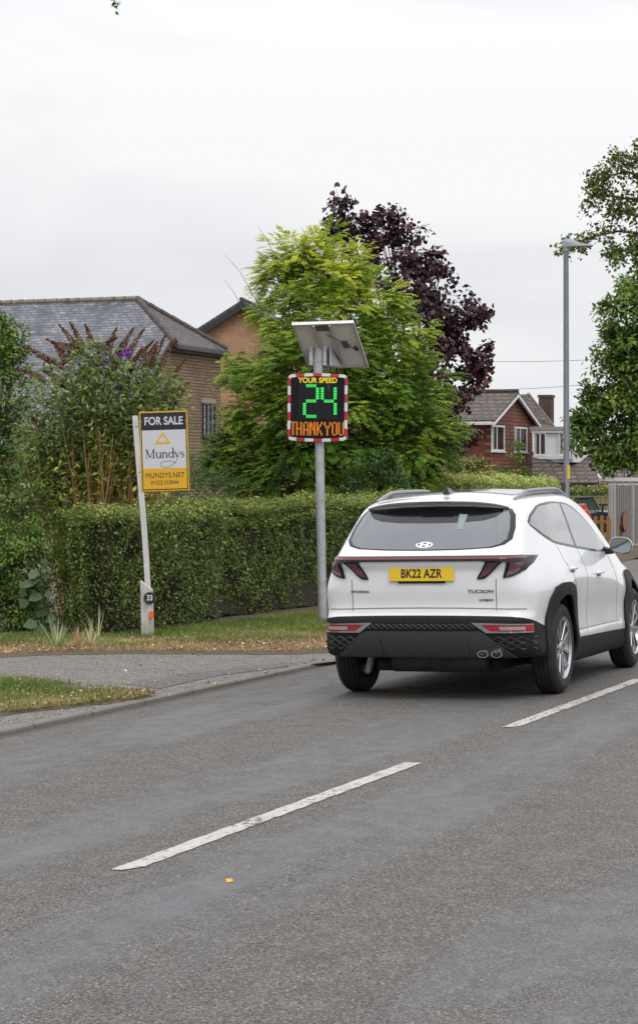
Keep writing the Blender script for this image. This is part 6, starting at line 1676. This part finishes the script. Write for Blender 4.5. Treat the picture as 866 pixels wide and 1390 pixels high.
def barrier():
    p0 = at(803, 650, 57.0); p0.z = GZ; root = empty('red_barrier_board', p0, -TH, 'orange red striped board leaning behind the picket fence', 'barrier')
    m = MB(); a = Vector((.02, .0, .45)); b = Vector((-.26, .05, 1.08)); d = (b - a).normalized(); n_ = Vector((d.z, 0, -d.x)) * .095
    base_ = a - d * .45
    m.add([base_ + n_, base_ - n_, b - n_, b + n_] + [v + Vector((0, .04, 0)) for v in (base_ + n_, base_ - n_, b - n_, b + n_)], [(0, 1, 2, 3), (7, 6, 5, 4), (0, 4, 5, 1), (1, 5, 6, 2), (2, 6, 7, 3), (3, 7, 4, 0)])
    m.build('board', simple('orange_red_plastic', (.75, .07, .02), .4), root, bevel=.015)
    m = MB()
    for s in np.linspace(.1, .98, 7):
        c = base_.lerp(b, s); m.add([c + n_ * .8 + Vector((0, -.003, 0)), c - n_ * .8 + Vector((0, -.003, 0)) + d * .05, c - n_ * .8 + Vector((0, -.003, 0)) + d * .085, c + n_ * .8 + Vector((0, -.003, 0)) + d * .035], [(0, 1, 2, 3)])
    m.build('pale_stripes', simple('pale_stripe', (.80, .42, .32), .4), root)
barrier()
def back_fence():
    a = at(763, 650, 71.0); a.z = GZ; root = empty('board_fence', a, R(-12), 'yellow green stained board fence behind the parked car', 'fence')
    w = NT('mossy_boards'); c = w.co('Object'); sp = w.n('ShaderNodeSeparateXYZ'); w.l(c, sp.inputs[0]); f = w.noise(w.co('Object', (1, 1, .1)), 12, 5, .7)
    bd = w.math('FRACT', w.math('DIVIDE', sp.outputs[0], .15)); col = w.mix(f, (.17, .15, .06), (.29, .25, .11)); col = w.mix(w.ramp(bd, [(0, 1), (.10, 0)]), col, (.06, .05, .025))
    m = MB()
    for i in range(30): m.box((i * .15, (i % 2) * .012, 0), (i * .15 + .145, .018 + (i % 2) * .012, 1.17)); 
    m.build('boards', w.bsdf(col, .85), root); m = MB(); m.box((0, -.01, 1.172), (4.5, .05, 1.21)); m.build('capping', simple('fence_cap', (.26, .23, .12), .8, var=.3), root)
back_fence()
def open_car():
    # dark blue open car: only windscreen frame, mirror and bonnet show above the pickets
    p0 = at(792, 650, 61.0); p0.z = GZ; root = empty('open_topped_car', p0, R(-4), 'dark blue open topped car half hidden by the picket fence', 'car')
    navy = NT('navy_paint').bsdf((.022, .032, .055), .22, 0, coat=.8); blk = simple('soft_black', (.015, .015, .016), .5); gl = NT('screen_glass').bsdf((.06, .09, .08), .05, 0, spec=.8)
    prof = [(-1.2, .30), (-1.25, .62), (-1.1, .82), (-.4, .86), (.25, .86), (.42, .90), (1.2, .86), (1.75, .74), (1.85, .50), (1.8, .30)]
    m = MB(); m.prism(prof, lambda a, b, d: (a, d, b), -.0, 1.5); m.build('body', navy, root, bevel=.05)
    m = MB(); Pz = [(-.30, -.02, .86), (-.14, .0, 1.22), (.24, .02, 1.24), (.42, .0, .90)]
    m.tube(Pz, .028, 6); m.tube([(-.30, 1.45, .86), (-.14, 1.4, 1.22), (.24, 1.4, 1.24), (.42, 1.45, .90)], .028, 6); m.tube([(.24, .02, 1.24), (.24, 1.4, 1.24)], .03, 6)
    m.build('windscreen_frame', blk, root)
    m = MB(); m.add([(-.26, 0, .87), (-.12, .01, 1.20), (.22, .02, 1.22), (.38, .0, .90)] + [(-.26, .01, .87), (-.12, .02, 1.20), (.22, .03, 1.22), (.38, .01, .90)], [(0, 1, 2, 3), (7, 6, 5, 4), (0, 4, 5, 1), (1, 5, 6, 2), (2, 6, 7, 3), (3, 7, 4, 0)]); m.build('side_glass', gl, root)
    m = MB(); m.tube([(.50, -.02, .86), (.52, -.06, 1.02)], .03, 6); m.box((.40, -.14, 1.02), (.66, -.04, 1.07)); m.build('wing_mirror', blk, root, bevel=.01)
    for x in (-.75, 1.25):
        m = MB(); m.lathe([(.001, .09), (.18, .09), (.20, .10), (.30, .10), (.315, .07), (.315, -.08), (.001, -.08)], 24, Matrix.Translation((x, .02, .315)) @ Matrix.Rotation(pi / 2, 4, 'X')); m.build('wheel', simple('tyre_dark', (.02, .02, .02), .7), root, smooth=35)
    m = MB(); m.box((.66, -.03, .60), (.86, .0, .74)); m.build('side_lamp', simple('lamp_pale', (.6, .6, .58), .3), root, bevel=.01)
open_car()
# ================================================================== light and sky
def build_world():
    w = bpy.data.worlds.new('World'); SC.world = w; w.use_nodes = True
    t = w.node_tree; t.nodes.clear()
    n = t.nodes.new; l = t.links.new
    out = n('ShaderNodeOutputWorld'); bg = n('ShaderNodeBackground'); l(bg.outputs[0], out.inputs[0])
    sky = n('ShaderNodeTexSky'); sky.sky_type = 'NISHITA'; sky.sun_disc = False
    sky.sun_elevation = R(50); sky.sun_rotation = R(162); sky.air_density = 1.5; sky.dust_density = 3
    tc = n('ShaderNodeTexCoord'); sep = n('ShaderNodeSeparateXYZ'); l(tc.outputs['Generated'], sep.inputs[0])
    # overcast: cloud deck brighter towards the zenith, soft uneven patches
    mp = n('ShaderNodeMapping'); mp.inputs['Scale'].default_value = (1, 1, 3.0); l(tc.outputs['Generated'], mp.inputs[0])
    nz = n('ShaderNodeTexNoise'); nz.inputs['Scale'].default_value = 3.2; nz.inputs['Detail'].default_value = 5; nz.inputs['Roughness'].default_value = .5
    nz.inputs['Distortion'].default_value = .6
    l(mp.outputs[0], nz.inputs['Vector'])
    cr = n('ShaderNodeValToRGB'); cr.color_ramp.elements[0].position = .38; cr.color_ramp.elements[1].position = .60
    cr.color_ramp.elements[0].color = (.78, .79, .83, 1); cr.color_ramp.elements[1].color = (.97, .972, .985, 1); l(nz.outputs['Fac'], cr.inputs[0])
    zr = n('ShaderNodeMapRange'); zr.inputs['From Min'].default_value = .15; zr.inputs['From Max'].default_value = 1.0
    zr.inputs['To Min'].default_value = 10.0; zr.inputs['To Max'].default_value = SKYTOP; l(sep.outputs[2], zr.inputs['Value'])
    mul = n('ShaderNodeVectorMath'); mul.operation = 'SCALE'; l(cr.outputs[0], mul.inputs[0]); l(zr.outputs[0], mul.inputs['Scale'])
    mx = n('ShaderNodeMix'); mx.data_type = 'RGBA'; mx.inputs[0].default_value = .97
    l(sky.outputs[0], mx.inputs[6]); l(mul.outputs[0], mx.inputs[7]); l(mx.outputs[2], bg.inputs[0])
    bg.inputs[1].default_value = .1
    sd = bpy.data.lights.new('sun', 'SUN'); sd.energy = .9; sd.angle = R(25); sd.color = (1, .97, .93)
    so = bpy.data.objects.new('sun', sd); COL.objects.link(so)
    az = R(162)    # clockwise from +Y
    el = R(50); d = Vector((sin(az) * cos(el), cos(az) * cos(el), sin(el)))
    so.rotation_euler = d.to_track_quat('Z', 'Y').to_euler(); so.location = d * 60
SKYTOP = 19.0
build_world()
vs = SC.view_settings; SC.display_settings.display_device = 'sRGB'
vs.view_transform = 'Standard'; vs.look = 'None'; vs.exposure = 0.0; vs.gamma = 1.0; vs.use_curve_mapping = False
SC.render.engine = 'CYCLES'
cy = SC.cycles; cy.max_bounces = 6; cy.diffuse_bounces = 3; cy.glossy_bounces = 3; cy.transmission_bounces = 3; cy.transparent_max_bounces = 6
cy.caustics_reflective = False; cy.caustics_refractive = False; cy.use_denoising = True
cy.use_adaptive_sampling = True; cy.adaptive_threshold = .02
